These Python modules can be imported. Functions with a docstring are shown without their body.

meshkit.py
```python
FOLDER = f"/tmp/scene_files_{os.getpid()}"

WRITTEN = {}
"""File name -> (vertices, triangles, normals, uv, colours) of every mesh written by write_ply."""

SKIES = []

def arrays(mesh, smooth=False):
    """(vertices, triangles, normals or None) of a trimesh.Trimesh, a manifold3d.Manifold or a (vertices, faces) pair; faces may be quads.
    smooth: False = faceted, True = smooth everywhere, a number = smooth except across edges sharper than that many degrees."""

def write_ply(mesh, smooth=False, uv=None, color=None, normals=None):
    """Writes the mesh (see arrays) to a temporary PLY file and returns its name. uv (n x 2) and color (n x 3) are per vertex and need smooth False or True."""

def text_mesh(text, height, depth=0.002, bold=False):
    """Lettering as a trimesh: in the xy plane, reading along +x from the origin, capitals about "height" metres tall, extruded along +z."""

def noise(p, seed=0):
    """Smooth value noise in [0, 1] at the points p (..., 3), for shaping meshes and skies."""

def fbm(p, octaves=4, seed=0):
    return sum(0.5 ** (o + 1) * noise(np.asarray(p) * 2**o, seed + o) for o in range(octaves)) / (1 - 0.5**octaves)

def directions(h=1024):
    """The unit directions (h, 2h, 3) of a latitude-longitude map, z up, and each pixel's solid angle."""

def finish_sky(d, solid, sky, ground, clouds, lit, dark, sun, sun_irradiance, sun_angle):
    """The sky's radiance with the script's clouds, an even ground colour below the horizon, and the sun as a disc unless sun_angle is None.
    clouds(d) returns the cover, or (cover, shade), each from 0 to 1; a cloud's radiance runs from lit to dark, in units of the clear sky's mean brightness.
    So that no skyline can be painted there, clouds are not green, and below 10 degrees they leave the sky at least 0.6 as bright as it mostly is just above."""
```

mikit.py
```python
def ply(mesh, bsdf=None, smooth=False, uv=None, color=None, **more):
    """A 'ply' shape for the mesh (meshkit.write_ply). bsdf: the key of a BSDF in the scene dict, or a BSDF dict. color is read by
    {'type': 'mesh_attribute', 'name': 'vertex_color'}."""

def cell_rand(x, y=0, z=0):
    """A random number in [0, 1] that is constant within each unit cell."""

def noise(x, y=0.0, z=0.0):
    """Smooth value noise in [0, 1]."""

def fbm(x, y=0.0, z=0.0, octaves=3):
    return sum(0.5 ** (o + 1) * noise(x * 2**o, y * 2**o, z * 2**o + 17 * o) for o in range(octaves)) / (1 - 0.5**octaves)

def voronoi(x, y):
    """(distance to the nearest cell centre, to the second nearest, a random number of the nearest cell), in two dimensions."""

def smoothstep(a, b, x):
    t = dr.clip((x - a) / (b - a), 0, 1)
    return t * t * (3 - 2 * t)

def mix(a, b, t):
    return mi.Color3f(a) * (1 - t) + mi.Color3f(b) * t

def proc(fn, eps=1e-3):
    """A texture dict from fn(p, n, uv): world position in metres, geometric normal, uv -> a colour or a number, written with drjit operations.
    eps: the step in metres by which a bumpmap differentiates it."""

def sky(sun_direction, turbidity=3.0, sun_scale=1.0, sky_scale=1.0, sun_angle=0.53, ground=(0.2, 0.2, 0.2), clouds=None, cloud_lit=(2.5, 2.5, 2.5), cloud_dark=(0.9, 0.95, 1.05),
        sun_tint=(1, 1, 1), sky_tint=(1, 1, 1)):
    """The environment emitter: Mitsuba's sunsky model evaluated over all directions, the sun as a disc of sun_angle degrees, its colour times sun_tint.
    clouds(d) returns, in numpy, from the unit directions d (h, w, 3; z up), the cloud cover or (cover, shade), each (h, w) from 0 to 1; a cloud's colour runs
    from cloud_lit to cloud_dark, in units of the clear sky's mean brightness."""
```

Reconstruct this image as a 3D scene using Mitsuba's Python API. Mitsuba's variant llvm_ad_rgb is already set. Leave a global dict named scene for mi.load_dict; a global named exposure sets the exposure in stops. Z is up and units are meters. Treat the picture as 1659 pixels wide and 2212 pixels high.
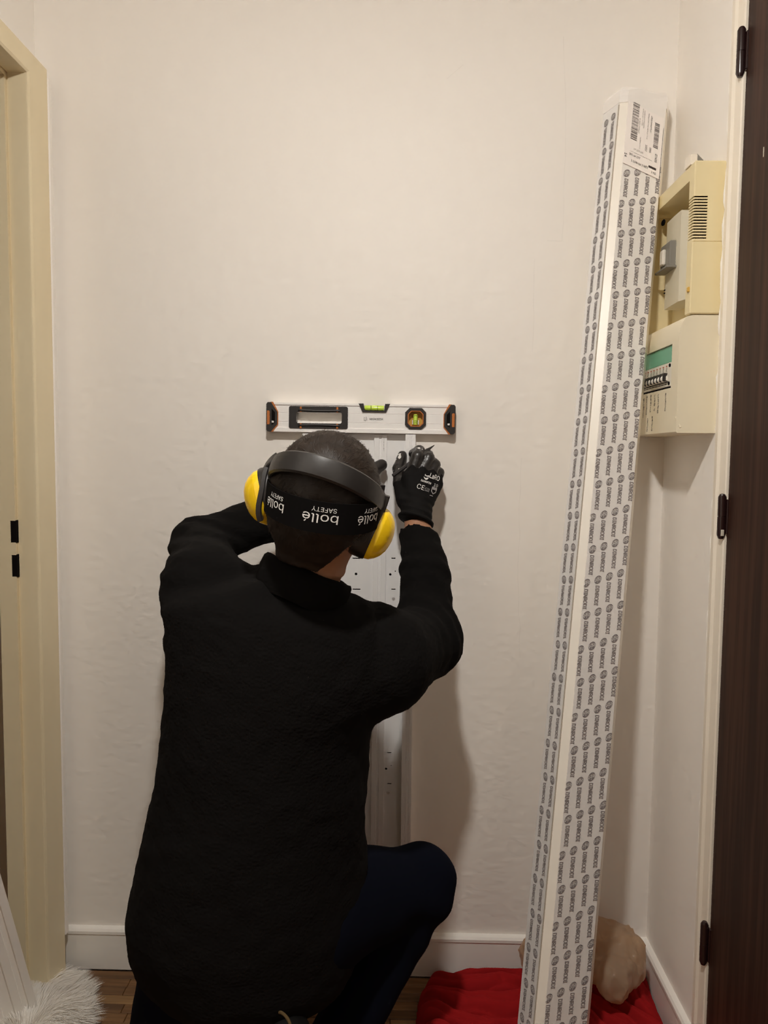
import math, random
import numpy as np, trimesh, shapely.geometry as sg
import drjit as dr
import mitsuba as mi
import mikit, meshkit
import manifold3d as m3
from mikit import proc, ply, noise as tnoise, fbm as tfbm, smoothstep as sst, mix as tmix
T = mi.ScalarTransform4f
rng = np.random.default_rng(7)
scene, labels = {}, {}

# ---------------------------------------------------------------- camera, light, exposure
W, H, F = 1659, 2212, 1661.0
CAM = np.array([0.0, -1.6664, 1.1691])
PITCH, YAW, ROLL = -0.072215, -0.019465, 0.009807
_f = np.array([math.sin(YAW) * math.cos(PITCH), math.cos(YAW) * math.cos(PITCH), math.sin(PITCH)])
_r0 = np.array([math.cos(YAW), -math.sin(YAW), 0.0]); _u0 = np.cross(_r0, _f)
_r = math.cos(ROLL) * _r0 + math.sin(ROLL) * _u0
_u = math.cos(ROLL) * _u0 - math.sin(ROLL) * _r0
scene['camera'] = {'type': 'perspective', 'fov': math.degrees(2 * math.atan(W / 2 / F)), 'fov_axis': 'x', 'near_clip': 0.05, 'far_clip': 30.0,
                   'to_world': T().look_at(origin=CAM.tolist(), target=(CAM + _f).tolist(), up=_u.tolist())}
exposure = 0.22
LAMP = np.array([-0.06, -1.24, 2.15]); LAMP_R = 0.042
LAMP_L = [890.0, 852.0, 796.0]

def ray(px, py): return _f + _r * (px - W / 2) / F + _u * (H / 2 - py) / F
def at(px, py, Y): r = ray(px, py); return CAM + r * (Y - CAM[1]) / r[1]        # on the plane y = Y
def atx(px, py, X): r = ray(px, py); return CAM + r * (X - CAM[0]) / r[0]
def fl(px, py, z=0.0): r = ray(px, py); return CAM + r * (z - CAM[2]) / r[2]
def pt(px, py, d): return CAM + d * ray(px, py)                                 # at a distance d in front of the camera

# ---------------------------------------------------------------- materials
def rgb(c): return {'type': 'rgb', 'value': [float(x) for x in c]}
def mat(name, color, rough=0.5, spec=0.5, bump=None, bscale=1.0, **kw):
    b = {'type': 'principled', 'base_color': color if isinstance(color, dict) else rgb(color), 'roughness': rough, 'specular': spec, **kw}
    if bump is not None: b = {'type': 'bumpmap', 'height': bump, 'scale': bscale, 'inner': b}
    scene[name] = {'type': 'twosided', 'inner': b}
    return name

def seg(x, z, a, b, w):
    dx, dz = b[0] - a[0], b[1] - a[1]
    t = dr.clip(((x - a[0]) * dx + (z - a[1]) * dz) / (dx * dx + dz * dz), 0, 1)
    d = dr.sqrt(dr.square(x - a[0] - t * dx) + dr.square(z - a[1] - t * dz))
    return 1 - sst(w * 0.4, w, d)
_cr = [[(1217, 80), (1222, 300)], [(1222, 300), (1214, 520)], [(1183, 520), (1216, 521)], [(1156, 560), (1150, 760)], [(1125, 990), (1119, 1250)], [(1119, 1250), (1124, 1420)], [(965, 170), (1000, 140)]]
_cr = [[tuple(at(*q, 0.0)[[0, 2]]) for q in s] for s in _cr]
def wall_color(p, n, uv):
    v = tfbm(p.x * 2.3, p.y * 2.3, p.z * 2.3)
    c = tmix((0.785, 0.75, 0.70), (0.815, 0.785, 0.74), v)
    wob = 0.004 * (tnoise(p.z * 30, 3.0, 1.0) - 0.5)
    k = mi.Float(0)
    for s in _cr: k = dr.maximum(k, seg(p.x + wob, p.z, s[0], s[1], 0.0012))
    k = k * dr.select(p.y > -0.01, 1.0, 0.0) * (0.3 + 0.7 * tnoise(p.x * 40, 0.0, p.z * 40))
    return c * (1 - 0.075 * k)
def wall_bump(p, n, uv): return tfbm(p.x * 90, p.y * 90, p.z * 90, octaves=3)
mat('m_wall', proc(wall_color), 0.55, 0.35, proc(wall_bump, 2e-3), 0.0011)
mat('m_ceiling', (0.62, 0.58, 0.52), 0.8, 0.2)
mat('m_hall', (0.36, 0.27, 0.19), 0.7, 0.2)
mat('m_gloss_white', (0.80, 0.775, 0.73), 0.38, 0.45)
def cream_color(p, n, uv):
    v = tfbm(p.x * 9, p.y * 9, p.z * 3.0)
    return tmix((0.66, 0.56, 0.37), (0.74, 0.655, 0.465), v)
mat('m_cream', proc(cream_color), 0.42, 0.4)
mat('m_casing_right', (0.76, 0.70, 0.60), 0.4, 0.45)
mat('m_filler', (0.83, 0.80, 0.74), 0.75, 0.3)
def door_color(p, n, uv):
    g = tfbm(p.y * 70, p.x * 70, p.z * 2.2, octaves=4)
    return tmix((0.024, 0.0098, 0.0065), (0.050, 0.020, 0.012), sst(0.3, 0.75, g))
mat('m_door', proc(door_color), 0.5, 0.18)
mat('m_hinge', (0.016, 0.006, 0.006), 0.22, 0.6)
mat('m_scuff', (0.5, 0.46, 0.38), 0.7)
mat('m_tan_wall', (0.30, 0.20, 0.085), 0.8, 0.2)
mat('m_dark_base', (0.10, 0.07, 0.04), 0.7, 0.2)
mat('m_slot', (0.004, 0.003, 0.003), 0.8, 0.1)
def wood(a, b, s):
    def fn(p, n, uv):
        g = tfbm(p.x * 9 + s, p.y * 120, 2.0 + s, octaves=4)
        return tmix(a, b, sst(0.25, 0.8, g))
    return proc(fn)
mat('m_wood_1', wood((0.125, 0.058, 0.020), (0.20, 0.10, 0.038), 0.0), 0.4, 0.45)
mat('m_wood_2', wood((0.18, 0.095, 0.036), (0.28, 0.155, 0.062), 5.0), 0.4, 0.45)
mat('m_wood_3', wood((0.085, 0.040, 0.015), (0.145, 0.070, 0.026), 9.0), 0.4, 0.45)
mat('m_hall_floor', wood((0.17, 0.078, 0.028), (0.27, 0.13, 0.052), 3.0), 0.5, 0.3)
mat('m_joint', (0.03, 0.017, 0.009), 0.8)
mat('m_steel_white', (0.76, 0.755, 0.75), 0.45, 0.45)
mat('m_aluminium', (0.80, 0.785, 0.765), 0.42, 0.5)
mat('m_alu_edge', (0.72, 0.71, 0.70), 0.3, 0.5, metallic=0.6)
mat('m_black_plastic', (0.016, 0.014, 0.014), 0.38, 0.5)
mat('m_band', (0.020, 0.018, 0.017), 0.42, 0.5)
mat('m_orange', (0.42, 0.13, 0.025), 0.45, 0.5)
mat('m_amber', (0.55, 0.33, 0.06), 0.4, 0.5)
scene['m_vial'] = {'type': 'principled', 'base_color': rgb((0.55, 0.75, 0.08)), 'roughness': 0.12, 'specular': 0.6, 'clearcoat': 0.5}
scene['m_vial_light'] = {'type': 'principled', 'base_color': rgb((0.80, 0.90, 0.42)), 'roughness': 0.12, 'specular': 0.6, 'clearcoat': 0.5}
mat('m_yellow', (0.80, 0.53, 0.010), 0.24, 0.5, clearcoat=0.3)
mat('m_grey_wire', (0.10, 0.09, 0.08), 0.35)
mat('m_print_white', (0.62, 0.61, 0.59), 0.6)
mat('m_print_grey', (0.28, 0.27, 0.27), 0.6)
def fleece_bump(p, n, uv): return tfbm(p.x * 330, p.y * 330, p.z * 330, octaves=3)
mat('m_fleece', (0.0046, 0.0041, 0.0040), 0.95, 0.08, proc(fleece_bump, 1.5e-3), 0.0020, sheen=0.08)
mat('m_navy', (0.0026, 0.0034, 0.0078), 0.95, 0.07)
mat('m_skin', (0.36, 0.18, 0.105), 0.5, 0.35)
def hair_color(p, n, uv): return tmix((0.008, 0.0046, 0.0029), (0.019, 0.0105, 0.0062), tfbm(p.x * 60, p.y * 60, p.z * 60))
mat('m_hair', proc(hair_color), 0.55, 0.35)
mat('m_glove', (0.0045, 0.004, 0.004), 0.8, 0.15)
mat('m_glove_coat', (0.016, 0.014, 0.0135), 0.33, 0.5)
mat('m_eye', (0.5, 0.48, 0.45), 0.2)
mat('m_sole', (0.10, 0.066, 0.030), 0.9, 0.1)
mat('m_strap', (0.0035, 0.003, 0.003), 0.9, 0.08)
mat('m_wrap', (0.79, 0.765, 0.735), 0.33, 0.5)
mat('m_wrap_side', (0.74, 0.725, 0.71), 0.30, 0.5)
mat('m_moulding', (0.82, 0.78, 0.70), 0.36, 0.45)
mat('m_label', (0.83, 0.785, 0.755), 0.5)
mat('m_ink', (0.10, 0.085, 0.085), 0.6)
mat('m_print_ink', (0.20, 0.18, 0.185), 0.6)
mat('m_ink_dark', (0.03, 0.02, 0.018), 0.6)
mat('m_panel', (0.69, 0.625, 0.475), 0.42, 0.4)
mat('m_panel_yellow', (0.70, 0.60, 0.36), 0.42, 0.4)
mat('m_meter', (0.62, 0.575, 0.45), 0.45, 0.4)
mat('m_grey', (0.20, 0.19, 0.165), 0.45, 0.4)
mat('m_green', (0.17, 0.40, 0.27), 0.45, 0.4)
mat('m_breaker', (0.68, 0.645, 0.56), 0.45, 0.4)
mat('m_red_ink', (0.40, 0.09, 0.05), 0.6)
mat('m_red', (0.27, 0.0100, 0.0115), 0.95, 0.05, sheen=0.1)
mat('m_fur', (0.80, 0.775, 0.73), 0.8, 0.2)
scene['m_bag'] = {'type': 'principledthin', 'base_color': rgb((0.74, 0.57, 0.41)), 'roughness': 0.22, 'spec_trans': 0.55, 'diff_trans': 0.9, 'eta': 1.35}

# ---------------------------------------------------------------- helpers
_used = {}
def num(key):
    if key not in scene and key not in _used: _used[key] = 0; return key
    _used[key] = _used.get(key, 0) + 1
    return f'{key}_{_used[key]:03d}'
def add(key, mesh, m, smooth=30, label=None, cat=None, kind=None, group=None, **kw):
    key = num(key)
    scene[key] = ply(mesh, m, smooth, **kw)
    d = {k: v for k, v in (('label', label), ('category', cat), ('kind', kind), ('group', group)) if v}
    if d: labels[key] = d
    return key
def thing(key, label, cat, group=None):
    key = num(key); labels[key] = {'label': label, 'category': cat}
    if group: labels[key]['group'] = group
    return key
def cat_(ms): return trimesh.util.concatenate([m for m in ms if m is not None])
def rbox(lo, hi, r=0.0):
    lo, hi = np.minimum(lo, hi).astype(float), np.maximum(lo, hi).astype(float)
    if r <= 0:
        return trimesh.creation.box(bounds=[lo, hi])
    r = min(r, 0.49 * (hi - lo).min()); p = []
    for s in np.ndindex(2, 2, 2):
        c = np.where(s, hi, lo); e = np.where(s, -1, 1) * r
        for k in range(3):
            q = c + e; q[k] = c[k]; p.append(q)
    return trimesh.convex.convex_hull(np.array(p))
def frame_map(mesh, O, ex, ey, ez):
    m = mesh.copy(); v = np.array(m.vertices)
    m.vertices = np.asarray(O) + v[:, :1] * np.asarray(ex) + v[:, 1:2] * np.asarray(ey) + v[:, 2:3] * np.asarray(ez)
    if np.dot(np.cross(ex, ey), ez) < 0: m.invert()
    return m
def man(m): return m3.Manifold(m3.Mesh(np.asarray(m.vertices, np.float32), np.asarray(m.faces, np.uint32)))
def unman(m): a = m.to_mesh(); return trimesh.Trimesh(a.vert_properties[:, :3], a.tri_verts, process=False)
def cut(a, bs):
    a = man(a)
    for b in bs: a = a - man(b)
    return unman(a)
def prism(poly, h): return trimesh.creation.extrude_polygon(sg.Polygon(poly), h, engine='earcut')
def text(s, h, depth=0.0006, bold=False): return meshkit.text_mesh(s, h, depth, bold)
def text_w(s, h, width, depth=0.0006, bold=False):
    m = text(s, h, depth, bold); v = np.array(m.vertices); v[:, 0] -= v[:, 0].min(); v[:, 0] *= width / v[:, 0].max(); m.vertices = v
    return m
def tube(P, r, sides=10, caps=True):
    P = np.asarray(P, float); n = len(P); r = np.broadcast_to(r, (n,)).astype(float)
    t = np.gradient(P, axis=0); t /= np.linalg.norm(t, axis=1, keepdims=True)
    a = np.cross(t[0], [0.31, 0.2, 0.93]); a /= np.linalg.norm(a); V = []
    for i in range(n):
        a = a - t[i] * (a @ t[i]); a /= np.linalg.norm(a); b = np.cross(t[i], a)
        th = np.arange(sides) / sides * 2 * np.pi
        V.append(P[i] + r[i] * (np.cos(th)[:, None] * a + np.sin(th)[:, None] * b))
    V = np.vstack(V); Fc = []
    for i in range(n - 1):
        for j in range(sides):
            k = (j + 1) % sides; A, B, C, D = i * sides + j, i * sides + k, (i + 1) * sides + k, (i + 1) * sides + j
            Fc += [[A, B, C], [A, C, D]]
    if caps:
        V = np.vstack([V, P[0], P[-1]]); c0, c1 = len(V) - 2, len(V) - 1
        for j in range(sides):
            k = (j + 1) % sides; Fc += [[c0, k, j], [c1, (n - 1) * sides + j, (n - 1) * sides + k]]
    return trimesh.Trimesh(V, Fc, process=False)
def spline(P, n):
    from scipy.interpolate import CubicSpline
    P = np.asarray(P, float); s = np.r_[0, np.cumsum(np.linalg.norm(np.diff(P, axis=0), axis=1))]
    return CubicSpline(s, P)(np.linspace(0, s[-1], n))
def loft(rings, close=True, caps=True):
    n, k = len(rings), len(rings[0]); V = np.vstack(rings); Fc = []
    for i in range(n - 1):
        for j in range(k if close else k - 1):
            q = (j + 1) % k; A, B, C, D = i * k + j, i * k + q, (i + 1) * k + q, (i + 1) * k + j
            Fc += [[A, B, C], [A, C, D]]
    if caps:
        V = np.vstack([V, rings[0].mean(0), rings[-1].mean(0)]); c0, c1 = n * k, n * k + 1
        for j in range(k):
            q = (j + 1) % k; Fc += [[c0, q, j], [c1, (n - 1) * k + j, (n - 1) * k + q]]
    m = trimesh.Trimesh(V, Fc, process=False)
    if m.volume < 0: m.invert()
    return m

# signed distance shapes -> mesh (surface nets)
def sdf_mesh(f, lo, hi, h):
    lo, hi = np.asarray(lo, float), np.asarray(hi, float); s = 4
    nc = np.ceil((hi - lo) / (h * s)).astype(int); n = nc * s
    def grid(shape, step, off):
        g = np.stack(np.meshgrid(*[np.arange(k) for k in shape], indexing='ij'), -1).reshape(-1, 3)
        return lo + (g * step + off) * h, g
    P, g = grid(nc, s, (s - 1) / 2); fc = f(P)
    Fa = np.repeat(np.repeat(np.repeat(np.where(fc < 0, -1.0, 1.0).reshape(nc), s, 0), s, 1), s, 2)
    near = np.abs(fc) < h * s * 2.6
    o = np.stack(np.meshgrid(*[np.arange(s)] * 3, indexing='ij'), -1).reshape(-1, 3)
    idx = (g[near][:, None] * s + o[None]).reshape(-1, 3)
    for a in range(0, len(idx), 400000):
        q = idx[a:a + 400000]; Fa[q[:, 0], q[:, 1], q[:, 2]] = f(lo + q * h)
    S = Fa < 0
    c = sum(S[a:n[0] - 1 + a, b:n[1] - 1 + b, d:n[2] - 1 + d].astype(np.int8) for a, b, d in np.ndindex(2, 2, 2))
    act = np.argwhere((c > 0) & (c < 8)); cor = np.array(list(np.ndindex(2, 2, 2)))
    val = np.stack([Fa[tuple((act + k).T)] for k in cor], 1)
    acc, cnt = np.zeros((len(act), 3)), np.zeros(len(act))
    for i in range(8):
        for j in range(i + 1, 8):
            if np.abs(cor[i] - cor[j]).sum() != 1: continue
            mk = (val[:, i] < 0) != (val[:, j] < 0)
            t = val[mk, i] / (val[mk, i] - val[mk, j])
            acc[mk] += cor[i] + t[:, None] * (cor[j] - cor[i]); cnt[mk] += 1
    V = lo + (act + acc / cnt[:, None]) * h
    ind = -np.ones(n, int); ind[tuple(act.T)] = np.arange(len(act)); Q = []
    for ax in range(3):
        b, d = [(1, 2), (2, 0), (0, 1)][ax]
        lo_, hi_ = [slice(None)] * 3, [slice(None)] * 3
        lo_[ax], hi_[ax] = slice(0, -1), slice(1, None)
        e = np.argwhere(S[tuple(lo_)] != S[tuple(hi_)]); e = e[(e[:, b] > 0) & (e[:, d] > 0)]
        ib, id_ = np.eye(3, dtype=int)[b], np.eye(3, dtype=int)[d]
        q = np.stack([ind[tuple((e - ib - id_).T)], ind[tuple((e - id_).T)], ind[tuple(e.T)], ind[tuple((e - ib).T)]], 1)
        ins = S[tuple(e.T)]; q[~ins] = q[~ins][:, ::-1]; Q.append(q[(q >= 0).all(1)])
    Q = np.vstack(Q)
    m = trimesh.Trimesh(V, np.vstack([Q[:, [0, 1, 2]], Q[:, [0, 2, 3]]]), process=False)
    e = m.edges_unique; n_ = len(V); k = np.bincount(e.ravel(), minlength=n_)[:, None]; X = np.array(m.vertices)
    for it in range(4):
        A = np.zeros_like(X); np.add.at(A, e[:, 0], X[e[:, 1]]); np.add.at(A, e[:, 1], X[e[:, 0]])
        X = X + (0.5 if it % 2 == 0 else -0.52) * np.where(k > 0, A / np.maximum(k, 1) - X, 0)
    m.vertices = X
    return m
def rc(p, a, b, ra, rb):
    a, b = np.asarray(a), np.asarray(b); d = b - a; t = np.clip((p - a) @ d / (d @ d + 1e-12), 0, 1)
    return np.linalg.norm(p - a - t[:, None] * d, axis=1) - (ra + (rb - ra) * t)
def ell(p, c, A, r):
    q = (p - c) @ np.asarray(A).T; r = np.asarray(r); k0 = np.linalg.norm(q / r, axis=1); k1 = np.linalg.norm(q / r**2, axis=1)
    return k0 * (k0 - 1) / np.maximum(k1, 1e-9)
def smin(a, b, k):
    h = np.clip(0.5 + 0.5 * (b - a) / k, 0, 1)
    return b + (a - b) * h - k * h * (1 - h)
def chain(p, pts, k=0.01):
    f = None
    for (a, ra), (b, rb) in zip(pts[:-1], pts[1:]):
        g = rc(p, a, b, ra, rb); f = g if f is None else smin(f, g, k)
    return f

# ---------------------------------------------------------------- the room
XL, XR, CEIL, YF = -0.776, 0.567, 2.5, -3.3
STR = 'structure'
add('wall_back', rbox((-1.9, 0.0, -0.02), (XR + 0.3, 0.12, CEIL)), 'm_wall', False, kind=STR)
wr = cut(rbox((XR, YF, -0.02), (XR + 0.14, 0.0, CEIL)), [rbox((XR - 0.1, -1.23, -0.1), (XR + 0.3, -0.31, 2.09))])
add('wall_right', wr, 'm_wall', False, kind=STR)
zo, zi = at(94, 155, -0.05)[2] + 0.004, atx(75, 168, -0.729)[2]
wl = cut(rbox((XL - 0.03, YF, -0.02), (XL, 0.0, CEIL)), [rbox((XL - 0.3, -0.92, -0.1), (XL + 0.1, -0.055, zo - 0.006))])
add('wall_left', wl, 'm_wall', False, kind=STR)
add('wall_front', rbox((XL - 1.1, YF - 0.1, -0.02), (XR + 0.14, YF, CEIL)), 'm_hall', False, kind=STR)
add('ceiling', rbox((-1.9, YF - 0.1, CEIL), (XR + 0.14, 0.12, CEIL + 0.1)), 'm_ceiling', False, kind=STR)
wb = [rbox((-1.9, YF, -0.02), (-1.8, 0.0, CEIL)), rbox((-1.8, -1.3, -0.02), (XL - 0.03, -1.2, CEIL))]
add('wall_side_room', cat_(wb), 'm_tan_wall', False, kind=STR)
add('baseboard_side_room', cat_([rbox((-1.8, -0.014, 0.0), (XL - 0.05, 0.0, 0.10)), rbox((-1.8, -1.2, 0.0), (-1.785, -0.02, 0.10))]), 'm_dark_base', False, kind=STR)
add('floor', rbox((-1.9, YF - 0.1, -0.05), (XR + 0.14, 0.12, -0.010)), 'm_joint', False, kind=STR)
# parquet strips, one by one
prng = random.Random(3); rows, y = 0, -0.0135
sw = 0.0262
while rows < 19:
    y1 = y - sw; x = -0.735 - prng.uniform(0, 0.13)
    while x < XR:
        L = prng.choice((0.20, 0.25, 0.30)); x1 = min(x + L, XR - 0.001); x0 = max(x, -0.80)
        if x1 - x0 > 0.01:
            dz = prng.uniform(-0.0006, 0.0003)
            add('floor__plank', rbox((x0 + 0.0004, y1 + 0.0005, -0.010), (x1 - 0.0004, y - 0.0005, dz), 0.0012), prng.choice(('m_wood_1', 'm_wood_1', 'm_wood_2', 'm_wood_3')), False)
        x += L
    y = y1; rows += 1
add('floor__plank_field', rbox((-1.78, YF, -0.010), (XR - 0.001, y - 0.0005, -0.0005)), 'm_hall_floor', False)
add('floor__plank_field', rbox((-1.78, y, -0.010), (-0.802, -0.002, -0.0005)), 'm_wood_3', False)
# baseboards
bp = [(0, 0.001), (-0.012, 0.001), (-0.012, 0.082), (-0.0145, 0.0845), (-0.0145, 0.091), (-0.011, 0.0955), (-0.004, 0.0975), (0, 0.0975)]
def baseboard_mesh(O, ex, ez, L):
    m = prism(bp, L)                                   # profile (out of the wall, up), extruded along the wall
    return frame_map(m, O, ex, (0, 0, 1), ez)
add('baseboard_back', baseboard_mesh((-0.745, 0, 0), (0, 1, 0), (1, 0, 0), XR + 0.745), 'm_gloss_white', 25, kind=STR)
add('baseboard_right', baseboard_mesh((XR, -0.283, 0), (1, 0, 0), (0, 1, 0), 0.283), 'm_gloss_white', 25, kind=STR)
# left doorway: stepped jamb and header
jp = [(-0.729, -0.050), (-0.729, -0.126), (-0.7315, -0.1305), (-0.735, -0.1315), (-0.7695, -0.1315), (-0.7695, -0.1285), (-0.7725, -0.1285), (-0.7725, -0.1385), (-0.8075, -0.1385), (-0.8075, -0.050)]
jamb = prism(jp, zo)
strikes = [atx(28, 1148, -0.79), atx(31, 1221, -0.79)]
def zat(px, py): return at(px, py, -0.1385)[2]
s1 = (at(22, 1125, -0.1385), at(34, 1172, -0.1385)); s2 = (at(25, 1199, -0.1385), at(36.5, 1246, -0.1385))
jamb = cut(jamb, [rbox((a[0], -0.150, b[2]), (b[0], -0.118, a[2])) for a, b in (s1, s2)])
add('trim_1', jamb, 'm_cream', 25, kind=STR)
for a, b in (s1, s2): add('trim_1__strike_recess', rbox((a[0] - 0.001, -0.1374, b[2] - 0.001), (b[0] + 0.001, -0.119, a[2] + 0.001)), 'm_slot', False)
hp = [(x, zi - (y + 0.1285) * -1 if y < -0.06 else zo) for x, y in jp]
hp = [(x, z) for x, z in hp]
hm = prism(hp, 0.87)                                    # profile (X, z) along y
hm = frame_map(hm, (0, -0.05, 0), (1, 0, 0), (0, 0, 1), (0, -1, 0))
add('trim_1__header', hm, 'm_cream', 25)
# rounded plaster patch where the frame meets the wall
fp = [(-0.7755, zo - 0.09), (-0.742, zo - 0.09), (-0.729, zo - 0.055), (-0.729, zo - 0.020), (-0.735, zo - 0.004), (-0.752, zo + 0.006), (-0.7755, zo + 0.008)]
add('trim_1__plaster_edge', cat_([rbox((-0.7755, -0.0495, 0.10), (-0.7275, -0.030, zo - 0.012), 0.004), rbox((-0.7755, -0.0495, zo - 0.02), (-0.735, -0.030, zo + 0.004), 0.004)]), 'm_wall', 30)
# right: casing, dark door, hinges
CY0, CY1 = -0.287, -0.337
cp = [(XR + 0.03, CY0), (XR - 0.004, CY0), (XR - 0.010, CY0 - 0.004), (XR - 0.012, -0.306), (XR - 0.008, -0.311), (XR - 0.008, CY1 + 0.002), (XR - 0.006, CY1), (XR + 0.03, CY1)]
add('trim_2', frame_map(prism(cp, 2.1), (0, 0, 0.0), (1, 0, 0), (0, 1, 0), (0, 0, 1)), 'm_casing_right', 25, kind=STR)
zs = np.linspace(0.13, 2.09, 150); nz = meshkit.noise(np.stack([zs * 45, zs * 0, zs * 0], 1), 3); n2 = meshkit.noise(np.stack([zs * 16, zs * 0 + 4, zs * 0], 1), 5)
bead = [np.array([[XR - 0.0005 - 0.004 * k[0], CY0 + 0.010 * 0 + 0.004 * k[1] + dy, z] for dy, k in ()]) for z in ()]
P = np.stack([XR - 0.002 - 0.003 * nz, CY0 + 0.001 + 0.005 * n2, zs], 1)
add('trim_2__filler_bead', tube(P, 0.0024 + 0.0032 * nz, 7), 'm_filler', True)
add('door_1', cut(rbox((XR - 0.004, -1.22, 0.008), (XR + 0.036, CY1 - 0.0025, 2.075), 0.002), []), 'm_door', False, kind=STR)
for k, (q0, q1) in enumerate((((1613, 40), (1611, 150)), ((1567, 1067), (1566, 1168)), ((1523, 1995), (1519, 2090)))):
    a, b = atx(*q0, 0.553), atx(*q1, 0.553)
    zt, zb, yh = a[2], b[2], CY1 + 0.002
    t = num('door_1__hinge')
    prof = np.array([[0, zb], [0.004, zb + 0.001], [0.0068, zb + 0.007], [0.0068, (zt + zb) / 2 - 0.001], [0.0060, (zt + zb) / 2 - 0.0008], [0.0060, (zt + zb) / 2 + 0.0008], [0.0068, (zt + zb) / 2 + 0.001], [0.0068, zt - 0.006], [0.004, zt - 0.001], [0, zt]])
    barrel = trimesh.creation.revolve(prof, sections=20); barrel.apply_translation((0.5555, yh, 0))
    leaf = rbox((0.5605, yh - 0.010, zb + 0.010), (0.5640, yh, zt - 0.010), 0.001)
    scene[t] = ply(cat_([barrel, leaf]), 'm_hinge', 30)
    if k == 1: add(t + '__paint_scuff', rbox((0.5525, yh - 0.0074, zb + 0.006), (0.5580, yh - 0.0060, zb + 0.017), 0.0006), 'm_scuff', 30)
a = atx(1650, 318, 0.5628); b = atx(1648, 340, 0.5628)
add('door_1__scratch', rbox((0.5622, a[1] - 0.001, b[2]), (0.5632, a[1] + 0.0005, a[2]), 0), 'm_scuff', False)

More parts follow.
